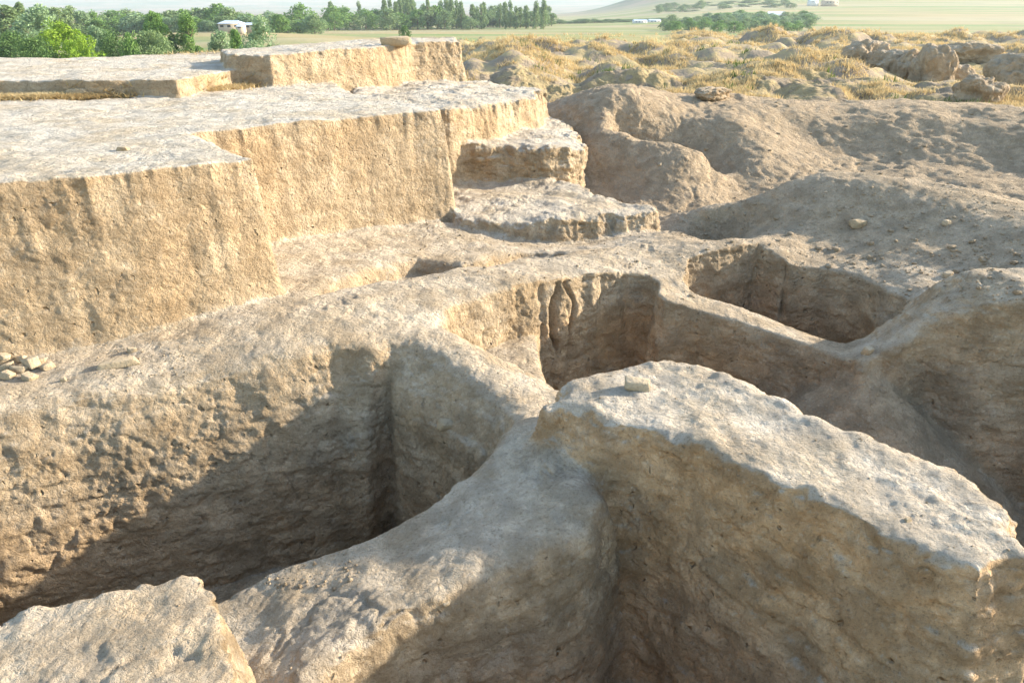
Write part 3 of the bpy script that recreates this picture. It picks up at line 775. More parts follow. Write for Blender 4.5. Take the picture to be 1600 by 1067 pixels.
stone('stone', 192, 235, (0.16, 0.10, 0.06), (0, 0, R(10)), 14, 'small flat stone alone on the white top of the tall block')
stone('stone', 124, 149, (0.55, 0.3, 0.18), (0, 0, R(5)), 15, 'pale stone among straw at the foot of the low raised step')
stone('stone', 1340, 353, (0.30, 0.19, 0.16), (0.1, 0, R(20)), 16, 'largest pale rounded stone on the slope of the spoil heap')
stone('stone', 697, 664, (0.20, 0.13, 0.14), (0.4, 0.2, 0.3), 17, 'grey stone embedded in the end face of the deep dark trench', sink=0.5)
stone('stone', 1355, 553, (0.13, 0.10, 0.13), (0.2, 0, 0.4), 18, 'dark stone stuck at the tip of the grey debris cone')
stone('stone', 697, 945, (0.05, 0.035, 0.03), (0, 0, 0.4), 19, 'tiny white stone on the curved wall beside the corner block')
stone('stone', 1418, 813, (0.05, 0.035, 0.03), (0, 0, 0.4), 20, 'small pale chip on the near end of the thick wall stump')
stone('stone', 99, 595, (0.06, 0.05, 0.05), (0, 0, 0.4), 22, 'single round white pebble on the path below the heap of stones')
stone('stone', 207, 549, (0.10, 0.07, 0.07), (0, 0, 0.4), 23, 'pale pebble among crumbs just behind the long flat slab')
stone('stone', 1478, 350, (0.14, 0.10, 0.09), (0, 0, 0.4), 24, 'pale stone on the upper right slope of the spoil heap')
stone('stone', 1480, 432, (0.16, 0.12, 0.10), (0, 0, 0.4), 25, 'brown stone perched on the rim above the two square pits')
PILE = [(8, 574, .17, .12, .10, 'dark gap stone at the bottom left of the stone heap'), (30, 576, .20, .13, .08, 'broad grey stone at the back of the stone heap'),
        (20, 561, .20, .12, .06, 'flat slab on top of the stone heap'), (50, 572, .17, .14, .14, 'tall tan stone in the middle of the stone heap'),
        (45, 588, .19, .12, .07, 'wide yellowish stone at the front of the stone heap'), (66, 565, .09, .07, .06, 'small white stone behind the heap of stones'),
        (76, 573, .14, .09, .08, 'pale stone at the right end of the stone heap'), (12, 586, .16, .12, .09, 'grey stone leaning at the front of the heap'),
        (35, 564, .13, .09, .08, 'blocky grey stone wedged under the flat slab')]
for k, (a, b, sx, sy, sz, lb) in enumerate(PILE):
    loc = Vector((*P(a, b, -3.47), -3.47)); q, _ = drop(loc.x, loc.y, -2.9)
    if q is not None and q.z > -3.8: loc = q
    else: loc.y -= 0.12
    zz = 0.07 if k in (2,) else 0.0
    stone('stone', 0, 0, (sx, sy, sz), (random.uniform(-.3, .3), random.uniform(-.3, .3), random.uniform(-.6, .9)), 100 + k, lb, group='stones heaped at the foot of the tall block', loc=loc + Vector((0, 0, zz)), sink=0.15)
# clods scattered over the spoil heap and the ridge
rs = np.random.RandomState(5)
clod_meshes = []
for k in range(6):
    v_, f_ = rock_shape(300 + k, (1, 0.8, 0.62), 2, 9, 0.12)
    q = mesh_obj('clod', v_, f_, M_clod, smooth=False); clod_meshes.append(q.data)
    if k: bpy.data.objects.remove(q)
    else: first = q
n_cl = 0
def in_pit(X, Y):
    i = np.clip(np.searchsorted(xs, X), 0, nx - 1); j = np.clip(np.searchsorted(ys, Y), 0, ny - 1)
    return min(p_['sd'][i, j] for p_ in PITS) < 0.08 or min(p_['sd'][i, j] for p_ in BLOCKS) < 0.12
def place_clod(px, py, s_, label, group):
    global n_cl
    loc, nor = sight(px, py)
    if loc is None or nor.z < 0.45 or loc.y > 30 or in_pit(loc.x, loc.y): return
    o = first if n_cl == 0 else first.copy()
    if n_cl: COL.objects.link(o)
    o.data = clod_meshes[n_cl % 6]
    o.scale = (s_ * rs.uniform(.8, 1.3), s_, s_ * rs.uniform(.7, 1)); o.rotation_euler = (rs.uniform(-.4, .4), rs.uniform(-.4, .4), rs.uniform(0, 6.3))
    o.location = loc + Vector((0, 0, s_ * 0.12))
    tag(o, label, 'clod', group)
    n_cl += 1
for _ in range(420):
    if n_cl >= 185: break
    a = rs.uniform(1060, 1640); b = rs.uniform(285, 470)
    if b < 290 + abs(a - 1340) * 0.12: continue
    place_clod(a, b, float(rs.choice([.035, .05, .07, .11], p=[.45, .3, .18, .07])), 'brown clod of dry earth lying on the slope of the spoil heap', 'clods strewn over the spoil heap')
m0 = n_cl
for _ in range(160):
    if n_cl >= m0 + 34: break
    place_clod(rs.uniform(930, 1620), rs.uniform(150, 290), float(rs.choice([.06, .08, .12])), 'clod of dry earth on the long ridge behind the spoil heap', 'clods strewn over the long ridge')
print("stones", n_cl, time.time() - T0)
# crumbs too small and many to count
def crumbs():
    pts = []
    for (x0, x1, y0, y1, n_, s0, s1) in ((1060, 1640, 285, 470, 1500, .012, .04), (930, 1640, 150, 300, 500, .02, .05), (0, 480, 470, 640, 260, .008, .022), (150, 290, 535, 590, 160, .01, .03),
                                      (850, 1580, 560, 860, 240, .006, .018), (1340, 1460, 570, 690, 260, .008, .025), (0, 700, 560, 1060, 200, .006, .018), (350, 560, 830, 920, 200, .01, .04), (640, 1020, 340, 440, 300, .012, .05), (850, 960, 950, 1060, 100, .01, .03), (500, 1000, 350, 640, 260, .01, .025), (430, 960, 640, 1000, 160, .005, .014)):
        for _ in range(n_):
            loc, nor = sight(rs.uniform(x0, x1), rs.uniform(y0, y1))
            if loc is None or nor.z < 0.6 or loc.y > 30: continue
            pts.append((*loc, s0 + (s1 - s0) * rs.rand() ** 3))
    pts = np.array(pts)
    v_, f_ = ico(1)
    n_ = len(pts); m_ = len(v_)
    jit = rs.uniform(0.6, 1.25, (n_, m_, 1)); st = rs.uniform(0.6, 1.3, (n_, 1, 3))
    VV = v_[None] * jit * st * pts[:, None, 3:4] * 0.6 + pts[:, None, :3]
    FF = f_[None] + (np.arange(n_) * m_)[:, None, None]
    o = mesh_obj('crumbled_earth', VV.reshape(-1, 3), FF.reshape(-1, 3), M_clod, smooth=False)
    tag(o, 'crumbs of dry earth scattered over the dig', 'crumbs', kind='stuff')
crumbs()
print("crumbs", time.time() - T0)

# ------------------------------------------------------------------ eroded mud ruins on the mounds
def lump(px, row, Y, wm, hm, dm, seed, label, rot=0.0, over=0.25):
    v_, f_ = ico(6); v_ = v_.copy()
    p_ = np.sign(v_) * np.abs(v_) ** 0.72
    a, b, c = p_.T
    h_ = fbm(a * 1.1 + seed, b * 1.1, c * 1.1, 1.3, 3, 0.55, seed) * 0.30
    h2 = np.abs(fbm(a + seed, b, c * 0.6, 0.45, 4, 0.6, seed + 5)) * 0.16
    bulge = 1 + over * np.clip(c, 0, 1) * (1 - np.clip(c, 0, 1)) * 2
    d_ = (1 + h_ - h2)[:, None]
    q = p_ * d_ * np.array([wm / 2, dm / 2, hm / 2]) * np.c_[bulge, bulge, np.ones(len(c))]
    x_, _, z_ = PY(px, row, Y)
    gz = float(ground_z(x_, Y)[0])
    top = PY(px, row, Y)[2]
    o = mesh_obj('mud_ruin', q, f_, M_ruin)
    o.rotation_euler = (0, 0, rot)
    o.location = (x_, Y, gz + hm * 0.22)
    tag(o, label, 'mud ruin', 'eroded mud ruins standing on the mounds')
    return o
M_ruin = earth_material("weathered_loess", (0.50, 0.43, 0.33), (0.42, 0.32, 0.21), SOIL, (0.2, 0.15, 0.09), 1.0, const=(0.6, 0.2, 0.0))
lump(1355, 75, 44, 2.4, 2.2, 1.6, 1, 'tilted eroded lump of mud wall at the left end of the ruins', 0.2)
lump(1385, 95, 43, 2.2, 1.7, 1.6, 2, 'low eroded saddle of mud wall between two bigger lumps', 0.0)
lump(1428, 75, 42, 2.2, 2.3, 1.8, 3, 'dark eroded lump of mud wall leaning left on the mounds', 0.1)
lump(1466, 72, 40, 1.9, 2.7, 1.7, 4, 'tallest round topped lump of mud wall with a vertical crack beside it', -0.1)
lump(1500, 85, 41, 1.6, 1.6, 1.2, 5, 'small pale lump of mud wall right of the tallest one', 0)
lump(1522, 63, 56, 3.4, 1.8, 2.0, 6, 'low lump of mud wall farthest back on the right mounds', 0)
lump(1538, 112, 27, 1.5, 1.2, 1.1, 7, 'overhanging knob of mud wall nearest the viewer on the right', 0.3)
lump(1592, 92, 30, 1.8, 1.9, 1.4, 8, 'eroded lump of mud wall cut by the right edge', 0)
lump(1114, 150, 23.2, 1.1, 0.42, 0.7, 9, 'small hollowed lump on the crest of the long ridge', 0.5)
print("ruins", time.time() - T0)

# ------------------------------------------------------------------ grass
def simple_mat(name, col, col2, scale=3.0, rough=0.9, trans=0.0):
    m, t, b = new_mat(name)
    g = t.nodes.new("ShaderNodeNewGeometry")
    n_ = noise_n(t, g.outputs['Position'], scale, 3, 0.6)
    c = mixc(t, maprange(t, n_, 0.35, 0.65), col, col2)
    t.links.new(c, b.inputs['Base Color']); b.inputs['Roughness'].default_value = rough
    if trans:
        tr = t.nodes.new("ShaderNodeBsdfTranslucent"); t.links.new(c, tr.inputs[0])
        mx = t.nodes.new("ShaderNodeMixShader"); mx.inputs[0].default_value = trans
        out = [q for q in t.nodes if q.type == 'OUTPUT_MATERIAL'][0]
        t.links.new(b.outputs[0], mx.inputs[1]); t.links.new(tr.outputs[0], mx.inputs[2]); t.links.new(mx.outputs[0], out.inputs[0])
    return m
M_straw = simple_mat("straw", (0.60, 0.47, 0.25), (0.50, 0.37, 0.18), 1.5, trans=0.35)
M_weed = simple_mat("green_weed", (0.16, 0.20, 0.06), (0.10, 0.14, 0.04), 2.0, trans=0.3)
def blades(name, C3, L, W, lean, mat, label, seed):
    r = np.random.RandomState(seed); n_ = len(C3)
    ang = r.uniform(0, 2 * np.pi, n_); up = L * r.uniform(0.6, 1.2, n_)
    ln = lean * up * r.uniform(0.2, 1.3, n_)
    d = np.stack([np.cos(ang), np.sin(ang)], 1)
    sidea = ang + np.pi / 2 + r.uniform(-.5, .5, n_)
    sd_ = np.stack([np.cos(sidea), np.sin(sidea), 0 * ang], 1) * (W * r.uniform(.6, 1.3, n_))[:, None]
    tip = C3 + np.c_[d * ln[:, None], up]
    v_ = np.stack([C3 - sd_, C3 + sd_, tip], 1).reshape(-1, 3)
    f_ = np.arange(3 * n_).reshape(-1, 3)
    o = mesh_obj(name, v_, f_, mat, smooth=False)
    tag(o, label, name.replace('_', ' '), kind='stuff')
    return o
def scatter(n_, y0, y1, xa, xb, thr, seed, scale=2.2, per=7, spread=0.12):
    r = np.random.RandomState(seed)
    Yp = y0 * (y1 / y0) ** r.rand(n_); Xp = xa * Yp + (xb - xa) * Yp * r.rand(n_)
    d = fbm(Xp, Yp, Xp * 0, scale, 3, 0.6, seed)
    k = (d > thr) & ~((Yp > 58) & (Xp / Yp < 0.2) & (r.rand(n_) < 0.93))
    Xp, Yp = Xp[k], Yp[k]
    Xp = np.repeat(Xp, per) + r.normal(0, spread, len(Xp) * per); Yp = np.repeat(Yp, per) + r.normal(0, spread, len(Yp) * per)
    return np.c_[Xp, Yp, ground_z(Xp, Yp) - 0.03]
A = scatter(60000, 24.6, 110, -0.08, 0.80, 0.02, 201, per=6)
blades('dry_grass', A, 0.12 + 0.0028 * A[:, 1], 0.008 + 0.0004 * A[:, 1], 0.9, M_straw, 'golden dry grass growing over the eroded mounds', 1)
A = scatter(2600, 26, 70, 0.0, 0.75, 0.55, 202, 1.8)
blades('green_weeds', A, 0.30 + 0 * A[:, 1], 0.03 + 0 * A[:, 1], 0.7, M_weed, 'green weeds in the hollows between the mounds', 2)
def straw_line(pix, n_, w_, seed, z_, label):
    r = np.random.RandomState(seed); out = []
    pts = np.array([P(a, b, z_) for a, b in pix])
    for _ in range(n_):
        k = r.randint(len(pts) - 1); t_ = r.rand()
        q = pts[k] * (1 - t_) + pts[k + 1] * t_ + r.normal(0, w_, 2)
        g_, _n = drop(q[0], q[1], -0.2)
        if g_ is not None and abs(g_.z - z_) < 0.22: out.append(g_)
    C3 = np.array([v[:] for v in out]).reshape(-1, 3)
    print('straw', len(C3))
    blades('straw', C3, 0.11 + 0 * C3[:, 0], 0.016 + 0 * C3[:, 0], 2.6, M_straw, label, seed)
straw_line([(-80, 156), (60, 154), (200, 149), (300, 142), (435, 126)], 9000, 0.16, 31, -1.63, 'straw lying along the foot of the low raised step')
straw_line([(360, 80), (270, 84), (300, 80)], 500, 0.5, 32, -1.28, 'tufts of straw at the far rim of the low raised step')
print("grass", time.time() - T0)

# ------------------------------------------------------------------ trees
def leaf_mat(name, c1, c2):
    return simple_mat(name, c1, c2, 0.6, 0.75, trans=0.25)
M_leaf = {'grey': leaf_mat('grey_green_leaves', (0.17, 0.25, 0.10), (0.26, 0.34, 0.15)),
          'dark': leaf_mat('dark_green_leaves', (0.075, 0.14, 0.04), (0.12, 0.20, 0.06)),
          'bright': leaf_mat('bright_green_leaves', (0.17, 0.29, 0.025), (0.25, 0.36, 0.04)),
          'blue': leaf_mat('blue_green_leaves', (0.20, 0.30, 0.15), (0.30, 0.40, 0.22)),
          'mid': leaf_mat('mid_green_leaves', (0.14, 0.25, 0.06), (0.21, 0.33, 0.09))}
M_bark = simple_mat('bark', (0.16, 0.12, 0.08), (0.22, 0.17, 0.12), 6)
def crown_mesh(kind, seed, n_leaf, leaf, lean=0.0):
    """leaf clumps through the volume of a crown of height 1, foot at 0"""
    r = np.random.RandomState(seed); C = []
    if kind == 'poplar': nb, env = 34, lambda t: 0.155 * np.sin(np.pi * np.clip(t, 0, 1) ** 0.62) ** 0.8 + 0.012
    elif kind == 'round': nb, env = 46, lambda t: 0.46 * np.sqrt(np.clip(1 - (2 * t - 0.92) ** 2, 0.02, 1))
    elif kind == 'willow': nb, env = 44, lambda t: 0.36 * np.sin(np.pi * np.clip(t * 0.93 + 0.05, 0, 1)) ** 0.7
    elif kind == 'bush': nb, env = 40, lambda t: 0.75 * np.sqrt(np.clip(1 - t ** 1.8, 0.02, 1))
    else: nb, env = 42, lambda t: 0.42 * (1 - t) ** 0.75 + 0.03     # pyramid
    lo = {'poplar': 0.08, 'round': 0.10, 'willow': 0.10, 'bush': 0.02}.get(kind, 0.06)
    for _ in range(nb):
        t_ = lo + (1 - lo) * r.rand() ** (0.9)
        e = env(np.array(t_)) * r.uniform(0.35, 1.0); a = r.uniform(0, 2 * np.pi)
        rr = {'poplar': 0.075, 'round': 0.14, 'willow': 0.12, 'bush': 0.2}.get(kind, 0.12) * r.uniform(0.6, 1.25)
        k = n_leaf // nb
        d = r.normal(size=(k, 3)); d /= np.linalg.norm(d, axis=1)[:, None]
        p_ = d * (rr * r.uniform(0.45, 1.0, k) ** 0.5)[:, None] * np.array([1, 1, 1.15 if kind != 'poplar' else 2.0])
        p_ += np.array([e * np.cos(a), e * np.sin(a), t_])
        C.append(p_)
    C = np.concatenate(C); C = C[C[:, 2] > 0.0]
    C[:, 0] += lean * C[:, 2] ** 1.6
    n_ = len(C)
    a1 = r.normal(size=(n_, 3)); a1 /= np.linalg.norm(a1, axis=1)[:, None]
    b1 = np.cross(a1, r.normal(size=(n_, 3))); b1 /= np.linalg.norm(b1, axis=1)[:, None]
    s1 = leaf * r.uniform(0.6, 1.3, n_)[:, None]
    v_ = np.stack([C - a1 * s1, C + b1 * s1 * 0.55, C + a1 * s1, C - b1 * s1 * 0.55], 1).reshape(-1, 3)
    return v_, np.arange(4 * n_).reshape(-1, 4)
def trunk_mesh(kind, seed):
    r = np.random.RandomState(seed); V_, F_ = [], []
    def tube(p0, p1, r0, r1, bend):
        base = sum(len(q) for q in V_); m_ = 6; k = 5; rows = []
        for i in range(k + 1):
            t_ = i / k; c_ = np.array(p0) * (1 - t_) + np.array(p1) * t_ + bend * np.sin(np.pi * t_)
            ang = np.arange(m_) * 2 * np.pi / m_; rad = r0 + (r1 - r0) * t_
            rows.append(np.c_[c_[0] + rad * np.cos(ang), c_[1] + rad * np.sin(ang), np.full(m_, c_[2])])
        V_.append(np.concatenate(rows))
        for i in range(k):
            for j in range(m_):
                F_.append((base + i * m_ + j, base + i * m_ + (j + 1) % m_, base + (i + 1) * m_ + (j + 1) % m_, base + (i + 1) * m_ + j))
    top = 0.9 if kind == 'poplar' else 0.6
    tube((0, 0, -0.06), (0, 0, top), 0.028, 0.006, np.array([0.01, 0, 0]))
    for k in range(7):
        h0 = r.uniform(0.12, 0.5) * (top / 0.6); a = k * 2.4
        l = (0.08 if kind == 'poplar' else 0.30) * r.uniform(.7, 1.1)
        tube((0, 0, h0), (l * math.cos(a), l * math.sin(a), min(h0 + r.uniform(.15, .3), 0.92)), 0.013, 0.003, np.array([0, 0, -0.02]))
    return np.concatenate(V_), np.array(F_)
PROTO = {}
def tree(px, row_top, wpx, Y, kind, tone, label, group=None, name='tree', lean=0.0, dense=1, gz=None, fat=1.0):
    x_, _, zt = PY(px, row_top, Y)
    g_ = float(land(np.array([x_]), np.array([Y]))[0]) if gz is None else gz
    h_ = max(zt - g_, 1.2)
    var = int(abs(px)) % 3
    key = (kind, tone, var, lean, dense)
    if key not in PROTO:
        n_leaf = {1: 2400, 2: 5000, 3: 9000}[dense]; lf = {1: 0.036, 2: 0.026, 3: 0.018}[dense] * (1.4 if kind == 'bush' else 1) * (0.75 if kind == 'poplar' else 1)
        c_ = crown_mesh(kind, hash((kind, var)) % 1000 if False else (len(kind) * 31 + var * 7 + int(lean * 100)), n_leaf, lf, lean)
        cm = mesh_obj('crown', *c_, M_leaf[tone], smooth=False)
        tm = mesh_obj('trunk', *trunk_mesh(kind, var + 5), M_bark)
        PROTO[key] = (cm.data, tm.data); bpy.data.objects.remove(cm); bpy.data.objects.remove(tm)
    root = empty(name, (x_, Y, g_), random.uniform(-0.4, 0.4) if lean else random.uniform(0, 6.28))
    cm, tm = PROTO[key]
    c = bpy.data.objects.new('crown', cm); t_ = bpy.data.objects.new('trunk', tm)
    for q in (c, t_): COL.objects.link(q); q.parent = root
    nat = {'poplar': 0.36, 'round': 1.02, 'willow': 0.84, 'bush': 1.6}.get(kind, 0.9)
    wm = wpx * math.hypot(Y, 0) * CP / F_PX * 1.0 / (CP) * 1.6
    sx = wm / nat * fat
    c.scale = (sx, sx, h_); t_.scale = (sx, sx, h_)
    tag(root, label, 'poplar' if kind == 'poplar' else ('shrub' if kind == 'bush' else 'tree'), group)
    return root
# near the left end of the plateau
T = tree
T(8, 14, 26, 190, 'poplar', 'grey', 'dark grey green tall tree cut by the left edge of the photo', dense=2, fat=1.2)
T(28, 9, 22, 195, 'poplar', 'grey', 'tallest slender poplar near the left edge', dense=2, name='poplar_tree')
T(45, 18, 46, 170, 'willow', 'blue', 'pale windblown willow behind the bright green tree', name='willow_tree', lean=0.12, dense=2)
T(66, 20, 16, 220, 'poplar', 'grey', 'narrow poplar just right of the windblown willow', dense=1, name='poplar_tree')
T(88, 16, 34, 260, 'willow', 'grey', 'broad grey tree above the bright green tree', dense=2)
T(108, 15, 26, 270, 'willow', 'grey', 'grey tree with a square top above the bright green tree', dense=2)
T(127, 20, 20, 265, 'willow', 'blue', 'slim grey tree standing alone in the gap on the left', dense=1)
T(148, 35, 32, 230, 'round', 'dark', 'dark umbrella shaped tree in the field on the left', dense=2)
T(92, 44, 62, 105, 'round', 'bright', 'bright yellow green bushy tree behind the plateau', dense=3)
T(120, 66, 40, 98, 'bush', 'bright', 'low bright yellow green bush at the right foot of the brightest tree', dense=3, name='bush')
T(22, 60, 62, 112, 'bush', 'dark', 'broad dark green bush cut by the left edge', dense=3, name='bush')
T(58, 70, 56, 96, 'bush', 'dark', 'low dark green bush left of the brightest tree', dense=3, name='bush')
T(146, 46, 44, 135, 'pyramid', 'blue', 'pale pointed tree between the bright tree and the dark bushes', dense=3)
T(182, 58, 46, 120, 'bush', 'dark', 'dark green bush left of the broad tall tree', dense=3, name='bush')
T(203, 62, 30, 116, 'bush', 'mid', 'small mid green bush under the broad tall tree', dense=2, name='bush')
T(240, 24, 44, 135, 'pyramid', 'mid', 'broad tall green tree with a feathery top behind the plateau', dense=3)
T(232, 58, 50, 118, 'bush', 'grey', 'olive green shrub at the foot of the broad tall tree', dense=3, name='bush')
T(268, 56, 9, 135, 'poplar', 'dark', 'tiny dark cypress beside the narrow poplar', dense=1, fat=1.3)
T(290, 31, 21, 135, 'poplar', 'mid', 'narrow dark green poplar right of the broad tall tree', dense=3, name='poplar_tree', fat=1.2)
T(331, 54, 30, 125, 'willow', 'blue', 'small bluish windswept willow behind the plateau', name='willow_tree', lean=0.2, dense=2)
T(366, 53, 26, 120, 'pyramid', 'mid', 'small green tree right of the bluish willow', dense=2)
T(407, 39, 40, 115, 'willow', 'blue', 'pale feathery willow behind the farthest cut block', name='willow_tree', dense=3)
G1 = 'round trees in the line beyond the fields'
for a, b, c_, k, tn in ((160, 27, 26, 'round', 'grey'), (176, 20, 34, 'round', 'mid'), (196, 19, 34, 'round', 'grey'), (214, 24, 28, 'round', 'mid'), (184, 38, 30, 'bush', 'blue'), (228, 30, 24, 'round', 'mid'),
                     (252, 22, 24, 'willow', 'mid'), (268, 19, 26, 'willow', 'grey'), (286, 17, 22, 'willow', 'mid'), (305, 16, 28, 'willow', 'grey'), (322, 15, 20, 'willow', 'grey'), (338, 10, 30, 'willow', 'mid'),
                     (352, 14, 26, 'willow', 'grey'), (372, 26, 30, 'round', 'grey'), (388, 25, 28, 'round', 'mid'), (405, 27, 26, 'round', 'grey'), (425, 30, 30, 'bush', 'dark'), (445, 27, 28, 'round', 'dark'), (468, 11, 32, 'round', 'mid'), (490, 26, 24, 'round', 'grey')):
    T(a, b, c_, 330 + (a * 7 % 60), k, tn, 'hazy green tree in the line of trees beyond the fields left of centre', G1, dense=1)
for k in range(34):
    a = 150 + k * 10.4 + (k * 37 % 11) - 5
    T(a, 22 + (k * 29 % 13), 22 + (k * 13 % 10), 300 + (k * 53 % 110), ('round', 'willow')[k % 2], ('mid', 'grey', 'blue')[k % 3], 'hazy green tree in the line of trees beyond the fields left of centre', G1, dense=1)
G2_ = 'trees of the dense grove in the middle distance'
for a, b, c_, k, tn in ((520, 13, 32, 'round', 'mid'), (538, 14, 30, 'round', 'mid'), (511, 24, 22, 'round', 'dark'), (552, 24, 24, 'round', 'grey'), (570, 17, 28, 'round', 'mid'), (586, 17, 26, 'round', 'mid'), (607, 16, 26, 'round', 'grey'), (623, 22, 26, 'round', 'mid'),
                     (640, 23, 26, 'round', 'grey'), (652, 16, 20, 'willow', 'mid'), (667, 11, 24, 'willow', 'grey'), (682, 10, 22, 'willow', 'mid'), (694, 18, 22, 'round', 'grey'), (712, 14, 18, 'willow', 'grey'), (726, 26, 20, 'round', 'mid'), (735, 30, 18, 'round', 'grey')):
    T(a, b + 1, c_, 420 + (a * 5 % 70), k, tn, 'rounded green tree in the dense grove in the middle distance', G2_, dense=1)
for a, b in ((618, 9), (630, 2), (636, 4), (646, 8), (697, 3), (705, 6), (713, 8), (745, 16), (752, 14), (781, 12), (789, 10), (806, 17), (813, 17), (822, 15), (661, 12), (600, 6), (608, 4), (624, 5), (642, 1), (668, 4), (688, 7), (720, 9), (738, 13), (756, 10), (797, 9), (838, 8), (850, 5), (516, 9), (560, 10)):
    T(a, b - 3, 7, 460 + (a * 3 % 50), 'poplar', 'grey', 'slender hazy poplar rising above the far groves', 'slender poplars rising above the far groves', dense=1, name='poplar_tree', fat=1.1)
for a, b, c_ in ((742, 30, 14), (762, 16, 20), (770, 12, 22), (800, 20, 20), (830, 20, 20), (845, 14, 20), (853, 11, 16), (862, 22, 14), (790, 28, 24), (815, 30, 26), (775, 27, 22), (836, 30, 22)):
    T(a, b, c_, 520 + (a * 3 % 40), 'willow', 'grey', 'hazy tree of the second grove right of the poplars', 'trees of the second grove right of the poplars', dense=1)
rr = np.random.RandomState(8)
for k in range(44):
    a = 866 + k * 4.2; 
    T(a, rr.uniform(30, 37), 14, 640 + rr.uniform(0, 60), 'round', 'grey', 'tiny far tree in the long hedge line at the foot of the hills', 'tiny far trees at the foot of the hills', dense=1)
for k in range(64):
    a = rr.uniform(1040, 1275); Y = rr.uniform(380, 620)
    base = (533.5 - 16.4)
    top = 44 - (Y - 380) * 0.075 - rr.uniform(4, 8) - (a - 1040) * 0.008
    T(a, top, rr.uniform(13, 20), Y, 'round', ('mid', 'grey', 'blue')[k % 3], 'round orchard tree below the white roofed shed', 'orchard trees below the white roofed shed', dense=1)
for k in range(60):
    a = rr.uniform(1030, 1240); T(a, rr.uniform(-2, 16) + (1230 - a) * 0.03, rr.uniform(9, 14), 900 + rr.uniform(-60, 160), 'round', 'grey', 'hazy tree on the green slope above the orchard', 'hazy trees on the slope above the orchard', dense=1)
T(632, 43, 14, 205, 'round', 'dark', 'small round dark bush alone in the dry field', dense=1, name='bush')
print("trees", time.time() - T0)

# ------------------------------------------------------------------ houses
def flat_mat(name, col, rough=0.7):
    m, t, b = new_mat(name)
    g = t.nodes.new("ShaderNodeNewGeometry"); n_ = noise_n(t, g.outputs['Position'], 0.8, 4, 0.6)
    t.links.new(mixc(t, maprange(t, n_, 0.3, 0.7), mulc(col, (0.88, 0.88, 0.88)), col), b.inputs['Base Color'])
    b.inputs['Roughness'].default_value = rough
    return m
M_roof = flat_mat('metal_sheet', (0.50, 0.57, 0.66), 0.45); M_white = flat_mat('white_sheet', (0.85, 0.85, 0.84), 0.5)
M_wallh = flat_mat('mud_plaster', (0.50, 0.42, 0.31)); M_dark = flat_mat('dark_glass', (0.04, 0.045, 0.05), 0.3); M_wallw = flat_mat('whitewash', (0.72, 0.70, 0.66))
def box(name, x0, x1, y0, y1, z0, z1, mat, parent):
    v_ = [(x0, y0, z0), (x1, y0, z0), (x1, y1, z0), (x0, y1, z0), (x0, y0, z1), (x1, y0, z1), (x1, y1, z1), (x0, y1, z1)]
    f_ = [(0, 1, 5, 4), (1, 2, 6, 5), (2, 3, 7, 6), (3, 0, 4, 7), (4, 5, 6, 7), (3, 2, 1, 0)]
    return mesh_obj(name, v_, f_, mat, parent, smooth=False)
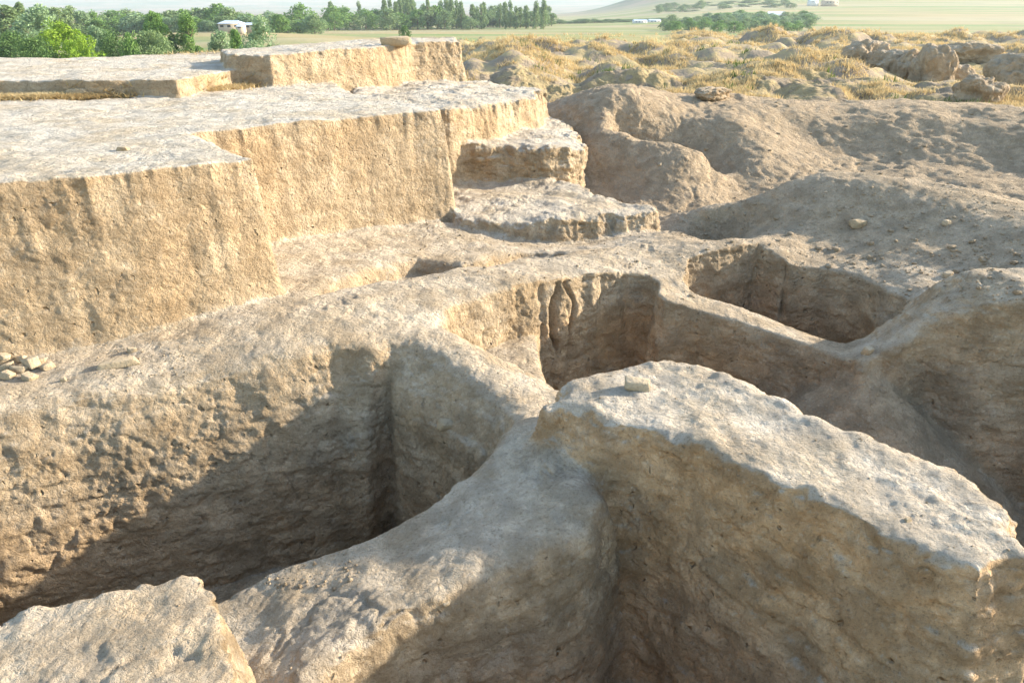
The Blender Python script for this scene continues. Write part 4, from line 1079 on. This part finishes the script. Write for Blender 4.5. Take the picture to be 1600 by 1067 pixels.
def house(px0, px1, row_eave, row_top, row_base, Y, wallm, roofm, label, hip=True, nwin=3, rz=0.1, depth=8.0):
    xa, _, zb = PY(px0, row_base, Y); xb, _, ze = PY(px1, row_eave, Y); zt = PY(px1, row_top, Y)[2]
    cx = (xa + xb) / 2; hw = (xb - xa) / 2; wh = ze - zb
    gz = float(land(np.array([cx]), np.array([Y]))[0])
    root = empty('house', (cx, Y + depth / 2, zb), rz)
    d = depth / 2
    zlow = min(gz - zb, 0) - 0.5
    box('wall', -hw * .92, hw * .92, -d * .92, d * .92, zlow, wh, wallm, root)
    rh = zt - ze; e = hw * 0.45 if hip else 0
    v_ = [(-hw, -d, wh + .003), (hw, -d, wh + .003), (hw, d, wh + .003), (-hw, d, wh + .003), (-hw + e, 0, wh + rh), (hw - e, 0, wh + rh)]
    f3 = [(0, 1, 5, 4), (2, 3, 4, 5), (1, 2, 5, 5), (3, 0, 4, 4), (3, 2, 1, 0)]
    me = bpy.data.meshes.new('roof'); me.from_pydata(v_, [], [(0, 1, 5, 4), (2, 3, 4, 5), (1, 2, 5), (3, 0, 4), (3, 2, 1, 0)]); me.materials.append(roofm)
    ro = bpy.data.objects.new('roof', me); COL.objects.link(ro); ro.parent = root
    for k in range(nwin):
        wx = -hw * .92 + (k + 0.5) * 2 * hw * .92 / nwin
        box('window', wx - .5, wx + .5, -d * .92 - .06, -d * .92 + .02, wh * .35, wh * .75, M_dark, root)
    tag(root, label, 'house')
    return root
house(338, 372, 37.5, 32.5, 46, 255, M_wallh, M_roof, 'tan house with a blue grey hipped roof among the trees', depth=9)
house(367, 379, 42, 38.5, 46, 245, M_wallh, M_roof, 'small shed between the two blue roofed houses', nwin=1, depth=4)
house(380, 408, 39.5, 36, 45.5, 258, M_wallh, M_roof, 'low house with a pale sheet roof right of the hipped roof', hip=False, depth=7)
house(1203, 1230, 25, 18.5, 27, 640, M_wallw, M_white, 'shed with a big bright white roof above the orchard', hip=False, nwin=2, depth=12, rz=-0.15)
house(990, 1012, 33.5, 31, 36.5, 600, M_wallw, M_roof, 'long low white building at the foot of the brown hill', hip=False, nwin=4, depth=8)
house(1014, 1033, 32.5, 30.5, 35.5, 615, M_wallw, M_roof, 'white building with blue roof beside the long low one', hip=False, nwin=3, depth=8)
house(1288, 1312, 2, 0.5, 7, 900, M_wallh, M_wallh, 'tan mud building on the slope near the top edge', hip=False, nwin=4, depth=12)
house(1266, 1280, 2.0, 0.3, 5, 900, M_wallw, M_roof, 'small pale building left of the tan mud building', hip=False, nwin=2, depth=10)

# ------------------------------------------------------------------ the air
def haze():
    x0, x1, y0, y1, z0, z1 = -12500, 12500, -60, 13200, -20, 420
    root = box('haze', x0, x1, y0, y1, z0, z1, None, None)
    m = bpy.data.materials.new('haze'); m.use_nodes = True
    n = m.node_tree.nodes; n.clear()
    out = n.new("ShaderNodeOutputMaterial"); pv = n.new("ShaderNodeVolumePrincipled")
    pv.inputs['Color'].default_value = (0.80, 0.92, 1.0, 1)
    pv.inputs['Density'].default_value = HAZE
    pv.inputs['Anisotropy'].default_value = 0.1
    m.node_tree.links.new(pv.outputs[0], out.inputs['Volume'])
    root.data.materials.append(m)
    tag(root, 'pale morning haze over the whole valley', 'haze', kind='stuff')
HAZE = 0.00018
haze()
print("done", time.time() - T0)
